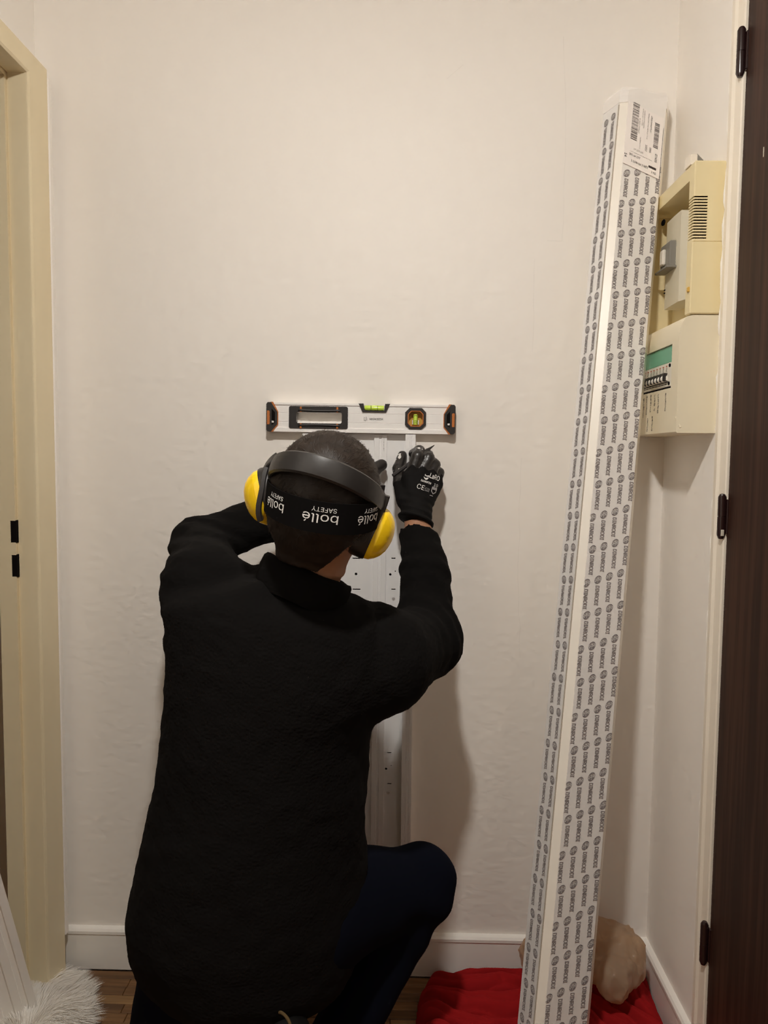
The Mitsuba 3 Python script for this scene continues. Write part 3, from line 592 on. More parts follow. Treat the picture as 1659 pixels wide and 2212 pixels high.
# the label near the top
LS0, LW = -0.001, 0.0865; LT0 = zlab - 0.21 * LS0
def lab(m, x, y, dz=0.0012):                                    # label units: metres from its lower left corner
    m = m.copy(); m.apply_translation((x, y, dz)); return on_front(m, LS0, LT0 + 0.0005, -0.26)
LHh = ZTOP - zlab - 0.026
lk = num(t + '__label'); scene[lk] = ply(lab(rbox((0, 0, 0), (LW, LHh, 0.0006)), 0, 0, 0.0006), 'm_label', False); labels[lk] = {'label': 'white barcode label wrapped over the film'}
bars = []
br = random.Random(11)
for x0_, w_, y0_, y1_ in ((0.012, 0.0150, 0.054, 0.128), (0.066, 0.0115, 0.058, 0.108)):
    y_ = y0_; bars = []
    while y_ < y1_:
        hgt = br.choice((0.0006, 0.0010, 0.0016, 0.0022)); bars.append(lab(rbox((0, 0, 0), (w_, hgt, 0.0002)), x0_, y_)); y_ += hgt + br.choice((0.0006, 0.0010, 0.0016))
    add(lk + '__barcode', cat_(bars), 'm_ink', False)
def rot(m):                                                    # reads downwards
    v = np.array(m.vertices); m.vertices = np.stack([v[:, 1], -v[:, 0], v[:, 2]], 1); return m
tx = [lab(text_w('1 LON de 2 MET', 0.0042, 0.041, 0.0002, True), 0.018, 0.0100), lab(text_w('IBO en 22T', 0.0038, 0.026, 0.0002, True), 0.0125, 0.0215), lab(rot(text_w('14', 0.0055, 0.008, 0.0002, True)), 0.0020, 0.0215),
      lab(text_w('59 025 00', 0.0036, 0.022, 0.0002), 0.022, 0.0350), lab(text_w('1 KG', 0.0040, 0.011, 0.0002, True), 0.067, 0.0055), lab(rot(text_w('07400', 0.0052, 0.017, 0.0002, True)), 0.0725, 0.0470),
      lab(rot(text_w('10217', 0.0042, 0.013, 0.0002, True)), 0.048, 0.0560), lab(rot(text_w('085', 0.0042, 0.010, 0.0002, True)), 0.058, 0.0540), lab(rot(text_w('LISSE CHANT PLAT', 0.0030, 0.034, 0.0002, True)), 0.0560, 0.118),
      lab(rot(text_w('MOULURE PVC BLANC 2 M', 0.0022, 0.052, 0.0002)), 0.0490, 0.120), lab(rot(text_w('POSE INTERIEURE', 0.0022, 0.036, 0.0002)), 0.0390, 0.122), lab(rot(text_w('COLLE OU CLOUE', 0.0022, 0.034, 0.0002)), 0.0350, 0.124),
      lab(rot(text_w('CHARGE 4 0 2', 0.0022, 0.024, 0.0002)), 0.0340, 0.066), lab(text_w('LOT EMBALLE SOUS FILM', 0.0014, 0.052, 0.0002), 0.014, 0.0290), lab(rot(text_w('0 187 10047', 0.0030, 0.030, 0.0002)), 0.0285, 0.102)]
for m in tx: add(lk + '__lettering', m, 'm_ink_dark', False)
add(lk + '__stamp', lab(rbox((0, 0, 0), (0.018, 0.0045, 0.0002)), 0.0595, 0.0140), 'm_ink_dark', False)
add(lk + '__edge', lab(rbox((0, 0, 0), (0.0008, LHh * 0.84, 0.0009)), LW, 0.0, 0.0004), 'm_ink_dark', False)

# ---------------------------------------------------------------- red cloth, plastic bag, fur, leaning board
t = thing('red_cloth', 'crumpled bright red cloth heaped on the floor under the leaning bundle', 'cloth')
pg = np.array([fl(*q, 0.02)[:2] for q in ((905, 2150), (925, 2120), (990, 2108), (1120, 2103), (1260, 2112), (1400, 2105))] + [(0.550, -0.16), (0.550, -0.33), (0.548, -0.50), (0.30, -0.53), (0.10, -0.46), fl(898, 2212, 0.02)[:2]])
poly = sg.Polygon(pg).buffer(-0.02).buffer(0.02)
gx, gy = np.meshgrid(np.linspace(0.02, 0.552, 240), np.linspace(-0.54, -0.028, 230), indexing='ij')
import shapely
ptsg = shapely.points(gx.ravel(), gy.ravel()); dist = np.where(shapely.contains(poly, ptsg), 1, -1) * shapely.distance(poly.exterior, ptsg); dist = dist.reshape(gx.shape)
def nz2(a, b, s, o=3): return meshkit.fbm(np.stack([a, b, np.zeros_like(a)], -1), o, s)
wx, wy = gx + 0.10 * (nz2(gx * 5, gy * 5, 1) - 0.5), gy + 0.10 * (nz2(gx * 5, gy * 5, 2) - 0.5)
ang_ = np.where(gx < 0.33, 1.35, 0.55); dirp = gx * np.cos(ang_) + gy * np.sin(ang_) * 1.0
ph = dirp / 0.060 + 1.5 * nz2(gx * 6, gy * 6, 21, 2) + 0.5 * nz2(gx * 22, gy * 22, 22, 2)
fold = np.abs(np.sin(np.pi * ph)) ** 0.6; fold2 = np.abs(np.sin(np.pi * (2.3 * ph + 2.0 * nz2(gx * 9, gy * 12, 25, 2)))) ** 0.7
amp = 0.5 + nz2(gx * 8, gy * 8, 27, 2)
edge = np.clip(dist / 0.05, 0, 1); edge = np.sqrt(1 - (1 - edge) ** 2)
hh = edge * (0.022 + 0.024 * amp * fold + 0.008 * amp * fold2 + 0.018 * nz2(gx * 5, gy * 5, 30, 2) + 0.022 * np.exp(-((gx - 0.46) ** 2 + (gy + 0.20) ** 2) / 0.012))
bfoot = sg.Polygon([(q + AX * 0.02)[:2] for q in (FLc, FRc, BR, BL, SL)])
dbf = shapely.distance(bfoot, ptsg).reshape(gx.shape)
hh = np.minimum(hh, 0.0085 + np.maximum(dbf - 0.005, 0) * 1.6)
ok = dist > -0.003
V = np.stack([gx, gy, np.where(ok, np.maximum(hh, 0.0012), 0.0012)], -1).reshape(-1, 3)
ii = np.arange(gx.size).reshape(gx.shape); q = np.stack([ii[:-1, :-1], ii[1:, :-1], ii[1:, 1:], ii[:-1, 1:]], -1).reshape(-1, 4); okf = ok.ravel()[q].all(1); q = q[okf]
m = trimesh.Trimesh(V, np.vstack([q[:, [0, 1, 2]], q[:, [0, 2, 3]]]), process=False); m.remove_unreferenced_vertices()
scene[t] = ply(m, 'm_red', True)
t = thing('plastic_bag', 'crumpled translucent beige plastic bag lying on the red cloth behind the bundle', 'plastic bag')
BC = at(1318, 2075, -0.165)
def bag(p):
    f = rc(p, at(1240, 2030, -0.085), at(1330, 2065, -0.11), 0.060, 0.056)
    f = smin(f, rc(p, at(1330, 2065, -0.12), at(1328, 2120, -0.20), 0.050, 0.034), 0.03)
    f = smin(f, rc(p, at(1160, 2065, -0.085), at(1250, 2050, -0.085), 0.034, 0.045), 0.03)
    w = np.abs(meshkit.fbm(p * (30, 30, 17), 3, 4) - 0.5); w2 = np.abs(meshkit.noise(p * (75, 75, 40), 5) - 0.5)
    return f + 0.046 * (w - 0.12) + 0.009 * (w2 - 0.25)
m = sdf_mesh(bag, (0.20, -0.32, 0.02), (0.58, 0.02, 0.32), 0.0040); v = np.array(m.vertices); v[:, 0] = np.minimum(v[:, 0], XR - 0.016); v[:, 1] = np.minimum(v[:, 1], -0.016); m.vertices = v
scene[t] = ply(m, 'm_bag', True)
t = thing('fur_rug', 'fluffy white fur rug on the parquet at the foot of the doorway frame', 'rug')
RC = fl(45, 2228, 0.0); RR = np.array([0.125, 0.15])
th = np.linspace(0, 2 * np.pi, 60, endpoint=False)
rr = [np.stack([np.maximum(RC[0] + RR[0] * k * np.cos(th) * (1 + 0.08 * np.sin(3 * th)), -0.80), RC[1] + RR[1] * k * np.sin(th), np.full(60, z)], 1) for k, z in ((1, 0.0005), (1.0, 0.012), (0.9, 0.028), (0.6, 0.040), (0.25, 0.044))]
scene[t + '__hide'] = ply(loft(rr), 'm_fur', True)
V, Fc = [], []
for i in range(11000):
    a, k = rng.uniform(0, 2 * np.pi), math.sqrt(rng.uniform(0, 1)); x, y = RC[0] + RR[0] * k * math.cos(a), RC[1] + RR[1] * k * math.sin(a); z = 0.042 * math.sqrt(max(0, 1 - k * k * 0.95)) - 0.004
    x = max(x, -0.79)
    g = 1.1 * (meshkit.noise(np.array([[x * 22, y * 22, 1.0]]), 3)[0] - 0.5); d = np.array([math.cos(a) * (0.35 + 0.5 * k) + g, math.sin(a) * (0.35 + 0.5 * k) - g + 0.15, 0.55 - 0.35 * k]); d /= np.linalg.norm(d)
    L = rng.uniform(0.026, 0.05); sd = np.cross(d, (0, 0, 1.0)); sd /= np.linalg.norm(sd); P0 = np.array([x, y, z]); P1 = P0 + d * L * 0.55 + (0, 0, 0.002); P2 = P0 + d * L + (0, 0, -0.006); P2[2] = max(P2[2], 0.002)
    n0 = len(V); w = 0.00055; V += [P0 - sd * w, P0 + sd * w, P1 - sd * w, P1 + sd * w, P2]; Fc += [[n0, n0 + 1, n0 + 3], [n0, n0 + 3, n0 + 2], [n0 + 2, n0 + 3, n0 + 4]]
scene[t + '__pile'] = ply((np.array(V), np.array(Fc)), 'm_fur', False); labels[t + '__pile'] = {'label': 'long white fur pile', 'kind': 'stuff'}
t = thing('leaning_board', 'white ridged moulding board leaning over the white fur rug at the bottom left', 'board')
b1 = fl(82, 2174, 0.050); b2 = fl(0, 1885, 0.38); ax = (b2 - b1) / np.linalg.norm(b2 - b1)
wdir = fl(-20, 2218, 0.050) - b1; wdir -= ax * (wdir @ ax); wdir /= np.linalg.norm(wdir); nb = np.cross(ax, wdir); nb /= np.linalg.norm(nb)
if nb @ (CAM - b1) < 0: nb = -nb
pf = [(0, -0.012), (0, 0.0), (0.014, 0.001), (0.0155, -0.004), (0.024, -0.0045), (0.0255, 0.0), (0.040, 0.001), (0.042, -0.003), (0.060, -0.004), (0.062, 0.0), (0.10, 0.001), (0.10, -0.012)]
Lb = 1.55
scene[t] = ply(frame_map(prism(pf, Lb), b1, wdir, nb, ax), 'm_gloss_white', False)
# ---------------------------------------------------------------- the person
t = thing('person', 'person in black fleece and navy trousers crouching with back turned, marking the wall', 'person')
PX = lambda r_px, d: r_px * d / F
rt = lambda dx, dy: (_r * dx - _u * dy)
# joints
NB = pt(648, 1303, 1.205); LSH = pt(440, 1268, 1.24); RSH = pt(818, 1430, 1.245)
LEL = pt(436, 1180, 1.42); LWR = pt(722, 1058, 1.585); LF1 = pt(590, 1110, 1.50)
REL = pt(920, 1386, 1.40); RWR = pt(902, 1128, 1.545)
HIP = pt(545, 2000, 1.265); LKN = pt(345, 2305, 1.33); LAN = pt(605, 2305, 1.19)
RKN = pt(902, 1911, 1.425); RAN = pt(705, 2305, 1.33)
HC = pt(702, 1072, 1.128)
hr = math.radians(9.5); hp_ = math.radians(16)
HR = math.cos(hr) * _r - math.sin(hr) * _u; _hu = math.cos(hr) * _u + math.sin(hr) * _r
HU = math.cos(hp_) * _hu - math.sin(hp_) * _f; HF = math.cos(hp_) * _f + math.sin(hp_) * _hu
HA = np.array([HR, HU, HF])
# torso sections: y, left, right, distance, half depth
SEC = [(2125, 405, 735, 1.285, .105), (2100, 345, 762, 1.275, .135), (2060, 313, 778, 1.270, .152), (2005, 294, 788, 1.268, .162), (1950, 289, 793, 1.262, .166), (1880, 303, 791, 1.257, .163), (1800, 321, 788, 1.250, .157), (1700, 341, 793, 1.240, .147),
       (1600, 353, 799, 1.232, .140), (1550, 360, 815, 1.228, .137), (1500, 366, 846, 1.224, .135), (1430, 371, 862, 1.220, .132), (1350, 370, 852, 1.214, .122), (1300, 373, 790, 1.207, .106), (1274, 418, 705, 1.20, .088), (1254, 500, 650, 1.195, .073), (1238, 560, 620, 1.19, .050)]
sz, scx, sa, sy, sb = [], [], [], [], []
for py, l, r_, d, b in SEC:
    A, B = pt(l, py, d), pt(r_, py, d); sz.append((A[2] + B[2]) / 2); scx.append((A[0] + B[0]) / 2); sa.append((B[0] - A[0]) / 2); sy.append((A[1] + B[1]) / 2); sb.append(b)
from scipy.interpolate import PchipInterpolator as PCI
ci = [PCI(sz, q) for q in (scx, sa, sy, sb)]
def torso(p, shrink=0.0, z0=None, twist=0.12):
    z = np.clip(p[:, 2], sz[0], sz[-1]); cx, a, cy, b = [c(z) for c in ci]
    a, b = a - shrink, b - shrink
    q = np.sqrt(((p[:, 0] - cx) / a) ** 2 + ((p[:, 1] - cy - twist * (p[:, 0] - cx)) / b) ** 2)
    f = (q - 1) * np.minimum(a, b)
    return np.maximum(f, np.maximum(sz[0] + shrink - p[:, 2], p[:, 2] - sz[-1] + shrink))
ncp = at(862, 1160, -0.12); ncd = None
def rsleeve(p, s=0.0):
    f = rc(p, RSH, REL, 0.078 - s, 0.064 - s)
    f = smin(f, rc(p, REL, pt(917, 1240, 1.475), 0.058 - s, 0.046 - s), 0.03)
    return smin(f, rc(p, pt(917, 1240, 1.475), pt(902, 1138, 1.54), 0.046 - s, 0.0375 - s), 0.02)
def lsleeve(p, s=0.0):
    f = rc(p, LSH, LEL, 0.063 - s, 0.048 - s)
    f = smin(f, rc(p, LEL, LF1, 0.048 - s, 0.043 - s), 0.03)
    return smin(f, rc(p, LF1, pt(700, 1066, 1.57), 0.043 - s, 0.036 - s), 0.02)
cutn = (pt(902, 1138, 1.54) - pt(917, 1240, 1.475)); cutn /= np.linalg.norm(cutn); cutn = cutn + 0.27 * _r; cutn /= np.linalg.norm(cutn); cutp = pt(901, 1155, 1.528)
seam0, seam1 = pt(455, 1330, 1.105), pt(815, 1432, 1.115)
def jacket(p):
    f = torso(p)
    sh = smin(rc(p, LSH, NB, 0.055, 0.034), rc(p, NB, RSH, 0.034, 0.076), 0.02)
    f = smin(f, sh, 0.035)
    R = rsleeve(p); R = np.maximum(R, (p - cutp) @ cutn)
    f = smin(f, R, 0.030); f = smin(f, lsleeve(p), 0.030)
    # folds round the elbows and shoulders, and long soft folds on the back
    def folds(c, ax, w, n, amp):
        q = p - c; tt = q @ ax; return amp * np.exp(-(q * q).sum(1) / w**2) * np.sin(n * tt + 4 * (meshkit.noise(p * 16, 3) - 0.5))
    f += folds(REL, (REL - RSH) / np.linalg.norm(REL - RSH), 0.10, 170, 0.0035)
    f += folds(LSH + 0.5 * (LEL - LSH), np.array([0.2, 0.3, 0.93]), 0.11, 190, 0.0042)
    f += folds(pt(917, 1225, 1.475), cutn, 0.07, 150, 0.0030)
    f += folds(pt(800, 1320, 1.2), np.array([0.95, 0.2, -0.2]), 0.075, 130, 0.0038)
    dl = np.abs(rc(p, seam0, seam1, 0, 0)); f += 0.0025 * np.exp(-(dl / 0.006) ** 2)
    f += 0.013 * (meshkit.fbm(p * (9, 9, 6), 2, 11) - 0.5) + 0.0030 * (meshkit.noise(p * 42, 12) - 0.5) + 0.0030 * (meshkit.noise(p * 150, 13) - 0.5)
    return f
jm = sdf_mesh(jacket, (-0.48, -0.76, 0.20), (0.18, -0.01, 1.22), 0.0052)
add(t + '__fleece_jacket', jm, 'm_fleece', True, label='black fleece jacket with a standing collar')
# collar
CC = pt(661, 1246, 1.180); cu = pt(749, 1280, 1.180) - pt(571, 1207, 1.180); chw = np.linalg.norm(cu) / 2; cu /= np.linalg.norm(cu)
cn = np.cross(cu, _f); cn = cn if cn @ _u > 0 else -cn; cn = 0.99 * cn + 0.09 * _f; cn -= cu * (cn @ cu); cn /= np.linalg.norm(cn); cv = np.cross(cn, cu); cv = cv if cv @ _f > 0 else -cv
th = np.linspace(0, 2 * np.pi, 90, endpoint=False); rings_ = []
for k in range(90):
    e = cu * math.cos(th[k]) * chw + cv * math.sin(th[k]) * 0.064; eo = e / np.linalg.norm(e)
    nz_ = meshkit.noise(np.array([[math.cos(th[k]) * 3, math.sin(th[k]) * 3, 0.5]]), 4)[0] - 0.5
    sect = [(-0.040, -0.004), (-0.024, 0.0035), (-0.006, 0.0048), (0.008, 0.0035), (0.0125, 0.0), (0.010, -0.0055), (-0.006, -0.0065), (-0.040, -0.010)]
    rings_.append(np.array([CC + e + cn * (h_ + 0.006 * nz_) + eo * (o_ + 0.004 * nz_) for h_, o_ in sect]))
rings_.append(rings_[0])
cm = loft(rings_, caps=False)
add(t + '__fleece_jacket__collar', cm, 'm_fleece', 60)
# skin: one continuous body
FIN = {}
def hand_pts(w, tips): return tips
RP = dict(w=pt(899, 1112, 1.543), k=[(pt(884, 1032, 1.560), .0150), (pt(905, 1026, 1.563), .0150), (pt(927, 1031, 1.570), .0148), (pt(943, 1046, 1.580), .0138)])
RFN = [[pt(886, 1030, 1.560), pt(902, 986, 1.566), pt(905, 974, 1.592), pt(893, 980, 1.616)], [pt(907, 1025, 1.563), pt(926, 990, 1.574), pt(924, 984, 1.605), pt(908, 994, 1.618)],
       [pt(929, 1030, 1.570), pt(939, 1004, 1.584), pt(936, 1000, 1.610), pt(921, 1010, 1.624)], [pt(943, 1046, 1.580), pt(948, 1021, 1.594), pt(943, 1018, 1.618), pt(931, 1024, 1.630)]]
RTH = [pt(873, 1082, 1.550), pt(864, 1044, 1.580), pt(861, 1012, 1.606), pt(869, 984, 1.628)]
LP = dict(w=pt(716, 1064, 1.578), k=[(pt(752, 1012, 1.618), .014), (pt(737, 1006, 1.618), .014), (pt(722, 1010, 1.618), .0135), (pt(709, 1018, 1.618), .0125)])
LFN = [[pt(752, 1012, 1.618), pt(758, 984, 1.626), pt(760, 966, 1.632), pt(760, 955, 1.636)], [pt(737, 1006, 1.618), pt(740, 976, 1.626), pt(741, 956, 1.632), pt(741, 944, 1.636)], [pt(722, 1010, 1.618), pt(722, 980, 1.626), pt(722, 962, 1.632), pt(722, 951, 1.636)], [pt(709, 1018, 1.618), pt(706, 994, 1.626), pt(705, 980, 1.632), pt(705, 970, 1.636)]]
LTH = [pt(748, 1062, 1.598), pt(785, 1036, 1.606), pt(806, 1017, 1.614), pt(824, 1004, 1.626)]
def hand_sdf(p, P, FN, TH, g, tk=1.0):
    f = None
    for k, r_ in P['k']:
        q = rc(p, P['w'], k, 0.0225 + g, r_ + g); f = q if f is None else smin(f, q, 0.012)
    for fg, r_ in zip(FN, (.0108, .0108, .0102, .0092)):
        f = smin(f, chain(p, [(fg[0], r_ + .0018 + g), (fg[1], r_ + .0012 + g), (fg[2], r_ + .0004 + g), (fg[3], r_ - .001 + g)], 0.003), 0.004)
    return smin(f, chain(p, [(TH[0], .0165 * tk + g), (TH[1], .0135 * tk + g), (TH[2], .0112 * tk + g), (TH[3], .0095 * tk + g)], 0.004), 0.008)
JAW = HC - HU * 0.075 + HF * 0.055
def head(p):
    f = ell(p, HC, HA, (0.0755, 0.0885, 0.092))
    f = smin(f, ell(p, HC - HU * 0.045 + HF * 0.045, HA, (0.060, 0.072, 0.058)), 0.03)
    f = smin(f, rc(p, JAW, JAW + HF * 0.030 - HU * 0.010, 0.040, 0.028), 0.03)
    eyc = HC - HU * 0.012 + HF * 0.094
    for s_ in (-1, 1):
        f = -smin(-f, rc(p, eyc + s_ * 0.031 * HR + HF * 0.006, eyc + s_ * 0.034 * HR + HF * 0.006, 0.012, 0.012), 0.008)
        f = smin(f, ell(p, HC + s_ * 0.078 * HR - HU * 0.022 + HF * 0.004, HA, (0.010, 0.030, 0.018)), 0.006)
    f = smin(f, rc(p, eyc + HU * 0.004 + HF * 0.004, eyc - HU * 0.030 + HF * 0.021, 0.007, 0.012), 0.008)
    f = smin(f, rc(p, eyc - HU * 0.062 - HR * 0.017 + HF * 0.002, eyc - HU * 0.062 + HR * 0.017 + HF * 0.002, 0.007, 0.007), 0.006)
    f = -smin(-f, rc(p, eyc - HU * 0.062 - HR * 0.020 + HF * 0.009, eyc - HU * 0.062 + HR * 0.020 + HF * 0.009, 0.0016, 0.0016) * -1 * -1, 0.002) if False else f
    return f
def neck(p, g=0.0): return rc(p, HC - HU * 0.045 + HF * 0.005, NB + np.array([0, 0, 0.01]), 0.0500 + g, 0.0540 + g)
def legs(p, g):
    th_ = smin(rc(p, HIP + _r * 0.095 + _u * 0.030, RKN, 0.096 + g, 0.063 + g), rc(p, HIP - _r * 0.075, LKN, 0.092 + g, 0.064 + g), 0.04)
    f = smin(th_, rc(p, RKN, RAN, 0.063 + g, 0.050 + g), 0.03); f = smin(f, rc(p, LKN, LAN, 0.066 + g, 0.062 + g), 0.03)
    return smin(f, ell(p, HIP + np.array([0, 0, 0.0]), np.eye(3), (0.165 + g, 0.125 + g, 0.13 + g)), 0.05)
HEEL = pt(612, 2262, 1.135); LFT, RFT = np.array([HEEL[0] + 0.01, HEEL[1] + 0.035, 0.055]), pt(745, 2345, 1.47)
def body(p):
    f = smin(head(p), neck(p), 0.025)
    f = smin(f, torso(p, 0.024), 0.05); f = smin(f, smin(rc(p, LSH, NB, 0.036, 0.026), rc(p, NB, RSH, 0.026, 0.045), 0.02), 0.03)
    f = smin(f, rc(p, RSH, REL, 0.048, 0.040), 0.03); f = smin(f, rc(p, REL, RWR, 0.041, 0.0265), 0.03)
    f = smin(f, rc(p, LSH, LEL, 0.046, 0.036), 0.03); f = smin(f, rc(p, LEL, LWR, 0.038, 0.0255), 0.03)
    f = smin(f, hand_sdf(p, RP, RFN, RTH, -0.0055), 0.010); f = smin(f, hand_sdf(p, LP, LFN, LTH, -0.0055), 0.010)
    f = smin(f, legs(p, -0.016), 0.05)
    return smin(f, smin(smin(rc(p, LAN, HEEL + np.array([0, 0.03, -0.02]), 0.034, 0.028), rc(p, HEEL + np.array([0, 0.03, -0.02]), LFT, 0.028, 0.026), 0.01), rc(p, RAN, RFT, 0.034, 0.024), 0.01), 0.02)
bm = sdf_mesh(body, (-0.50, -0.80, -0.02), (0.20, 0.01, 1.32), 0.0056)
scene[t + '__body'] = ply(bm, 'm_skin', True)
eyc = HC - HU * 0.012 + HF * 0.094
for s_ in (-1, 1):
    m = trimesh.creation.icosphere(2, 0.0105); m.apply_translation(eyc + s_ * 0.032 * HR - HF * 0.006); k_ = add(t + '__eye', m, 'm_eye', True)
    m = trimesh.creation.icosphere(2, 0.0045); m.apply_translation(eyc + s_ * 0.032 * HR + HF * 0.0012); add(k_ + '__pupil', m, 'm_slot', True)
def trousers(p):
    f = legs(p, 0.002)
    f += 0.006 * (meshkit.fbm(p * (14, 14, 14), 2, 31) - 0.5)
    q = p - RKN; f += 0.004 * np.exp(-(q * q).sum(1) / 0.012) * np.sin(95 * (p @ np.array([0.6, 0.2, 0.75])) )
    return np.maximum(f, 0.003 - p[:, 2])
add(t + '__trousers', sdf_mesh(trousers, (-0.55, -0.78, -0.02), (0.24, -0.02, 0.66), 0.0068), 'm_navy', True, label='dark navy work trousers')
def shoe(pa_, pb_, ra, rb, sole, extra=None):
    sk = num(t + '__shoe')
    toe = pb_ + np.array([0.006, 0.075, -0.012]); fs = lambda p: np.maximum(smin(rc(p, pa_, pb_, ra * 0.9, rb), rc(p, pb_, toe, rb * 0.95, rb * 0.75), 0.03), 0.006 - p[:, 2])
    lo_, hi_ = np.minimum(pa_, pb_) - 0.07, np.maximum(np.maximum(pa_, pb_), toe) + 0.07; lo_[2] = -0.02
    scene[sk] = ply(sdf_mesh(fs, lo_, hi_, 0.005), 'm_shoe', True)
    add(sk + '__sole', sole, 'm_shoe', 25)
    return sk
mat('m_shoe', (0.0022, 0.002, 0.002), 0.7, 0.15)
hz = HEEL + np.array([0, 0.018, 0.0])
sk = shoe(hz, LFT, 0.044, 0.046, rbox((LFT[0] - 0.040, HEEL[1] - 0.032, 0.006), (LFT[0] + 0.038, HEEL[1] - 0.020, HEEL[2] - 0.05), 0.006))
tab = spline([pt(604, 2187, 1.118), pt(613, 2191, 1.110), pt(621, 2200, 1.105), pt(627, 2216, 1.100)], 14)
add(sk + '__heel_tab', tube(tab, PX(3.6, 1.08), 8), 'm_sole', True)
rz = np.array([RFT[0], RFT[1] - 0.06, 0.052])
shoe(rz, rz + np.array([0.02, 0.10, -0.004]), 0.046, 0.040, rbox((rz[0] - 0.035, rz[1] - 0.045, 0.0), (rz[0] + 0.055, rz[1] + 0.185, 0.013), 0.004))
# hair
def hair(p):
    f = ell(p, HC, HA, (0.0815, 0.0965, 0.1000))
    nape = rc(p, HC - HU * 0.035 - HF * 0.012, pt(670, 1196, 1.137), 0.076, 0.0485)
    f = smin(f, nape, 0.03)
    lowp = pt(664, 1230, 1.10); ln = -(0.985 * _hu) - 0.10 * _r + 0.12 * _f
    q = (p - HC) @ HF; f = np.maximum(f, q - 0.062 - 0.3 * ((p - HC) @ HU - 0.05))
    f = np.maximum(f, (p - lowp) @ (ln / np.linalg.norm(ln)))
    f = np.maximum(f, (p - pt(724, 1204, 1.09)) @ (0.66 * _r - 0.74 * _u + 0.1 * _f))
    return f + 0.003 * (meshkit.noise(p * 60, 5) - 0.5) + 0.002 * (meshkit.noise(p * 170, 6) - 0.5)
hm_ = sdf_mesh(hair, HC - 0.16, HC + 0.15, 0.0036)
sp, fi = trimesh.sample.sample_surface(hm_, 7000, seed=5); nn = hm_.face_normals[fi]
whorl = pt(658, 1046, 1.04); V, Fc = [], []
for i in range(len(sp)):
    d = sp[i] - whorl; dl = np.linalg.norm(d); sw_ = np.cross(nn[i], d) * (0.7 if dl < 0.06 else 0.2); d = d + sw_ + rng.normal(0, 0.35 * max(dl, 0.02), 3); d -= nn[i] * (d @ nn[i]); d /= np.linalg.norm(d) + 1e-9
    low = (sp[i] - HC) @ HU < -0.06
    L = rng.uniform(0.005, 0.012) * (0.3 if low else 1.0); d = d + nn[i] * rng.uniform(0.05, 0.28); sd = np.cross(d, nn[i]); sd /= np.linalg.norm(sd) + 1e-9; w = 0.00038
    n0 = len(V); P1 = sp[i] + d * L * 0.6; V += [sp[i] - sd * w, sp[i] + sd * w, P1 - sd * w * 0.8, P1 + sd * w * 0.8, sp[i] + d * L - nn[i] * L * 0.10]; Fc += [[n0, n0 + 1, n0 + 3], [n0, n0 + 3, n0 + 2], [n0 + 2, n0 + 3, n0 + 4]]
add(t + '__hair', hm_, 'm_hair', True, label='short dark brown hair')
add(t + '__hair__strands', trimesh.Trimesh(np.array(V), Fc, process=False), 'm_hair', False, kind='stuff')
# gloves
def glove_r(p):
    f = hand_sdf(p, RP, RFN, RTH, 0.0)
    cf = rc(p, RP['w'], pt(896, 1142, 1.536), 0.0300, 0.0345); q0 = pt(897, 1127, 1.537); cdir = (pt(895, 1150, 1.53) - RP['w']); cdir /= np.linalg.norm(cdir); cdir = cdir - 0.20 * _r; cdir /= np.linalg.norm(cdir)
    cf = np.maximum(cf, (p - q0) @ cdir)
    f = smin(f, cf, 0.008)
    q = p - (q0 - cdir * 0.0035); ax_ = q @ cdir; rad = np.linalg.norm(q - ax_[:, None] * cdir, axis=1)
    f = smin(f, np.sqrt((rad - 0.0325) ** 2 + ax_ ** 2) - 0.0042, 0.004)
    f = f + 0.0016 * np.sin(((p - RP['w']) @ cdir) * 420) * np.exp(-(((p - (q0 - cdir * 0.012)) ** 2).sum(1)) / 0.0016)
    return f + 0.0022 * (meshkit.fbm(p * 55, 2, 8) - 0.5)
gm_ = sdf_mesh(glove_r, pt(905, 1060, 1.58) - (0.085, 0.085, 0.12), pt(905, 1060, 1.58) + (0.085, 0.080, 0.12), 0.0025)
gk = num(t + '__glove'); scene[gk] = ply(gm_, 'm_glove', True); labels[gk] = {'label': 'black work glove with white printing holding the pencil'}
def coat_part(gmesh, test, off=0.0007):
    tc = gmesh.triangles_center; k_ = test(tc); m = gmesh.copy(); m.vertices = np.array(m.vertices) + np.array(m.vertex_normals) * off; m.update_faces(k_); m.remove_unreferenced_vertices(); return m
kn_n = (pt(905, 985, 1.6) - RP['w']); kn_n /= np.linalg.norm(kn_n)
add(gk + '__rubber_coating', coat_part(gm_, lambda c: ((c - pt(905, 1013, 1.56)) @ kn_n > 0.003 * np.sin(c[:, 0] * 300)) | (np.linalg.norm(c - pt(863, 1010, 1.60), axis=1) < 0.045)), 'm_glove_coat', True)
add(gk + '__paint_marks', coat_part(gm_, lambda c: (np.linalg.norm(c - pt(858, 996, 1.605), axis=1) < 0.034) & (c[:, 0] < pt(866, 996, 1.605)[0]) & (meshkit.fbm(c * (160, 160, 70), 2, 3) > 0.60), 0.0011), 'm_print_white', True)
add(gk + '__paint_marks', coat_part(gm_, lambda c: (np.linalg.norm(c - pt(904, 966, 1.578), axis=1) < 0.011) & (meshkit.fbm(c * (200, 200, 200), 2, 5) > 0.56), 0.0011), 'm_print_white', True)
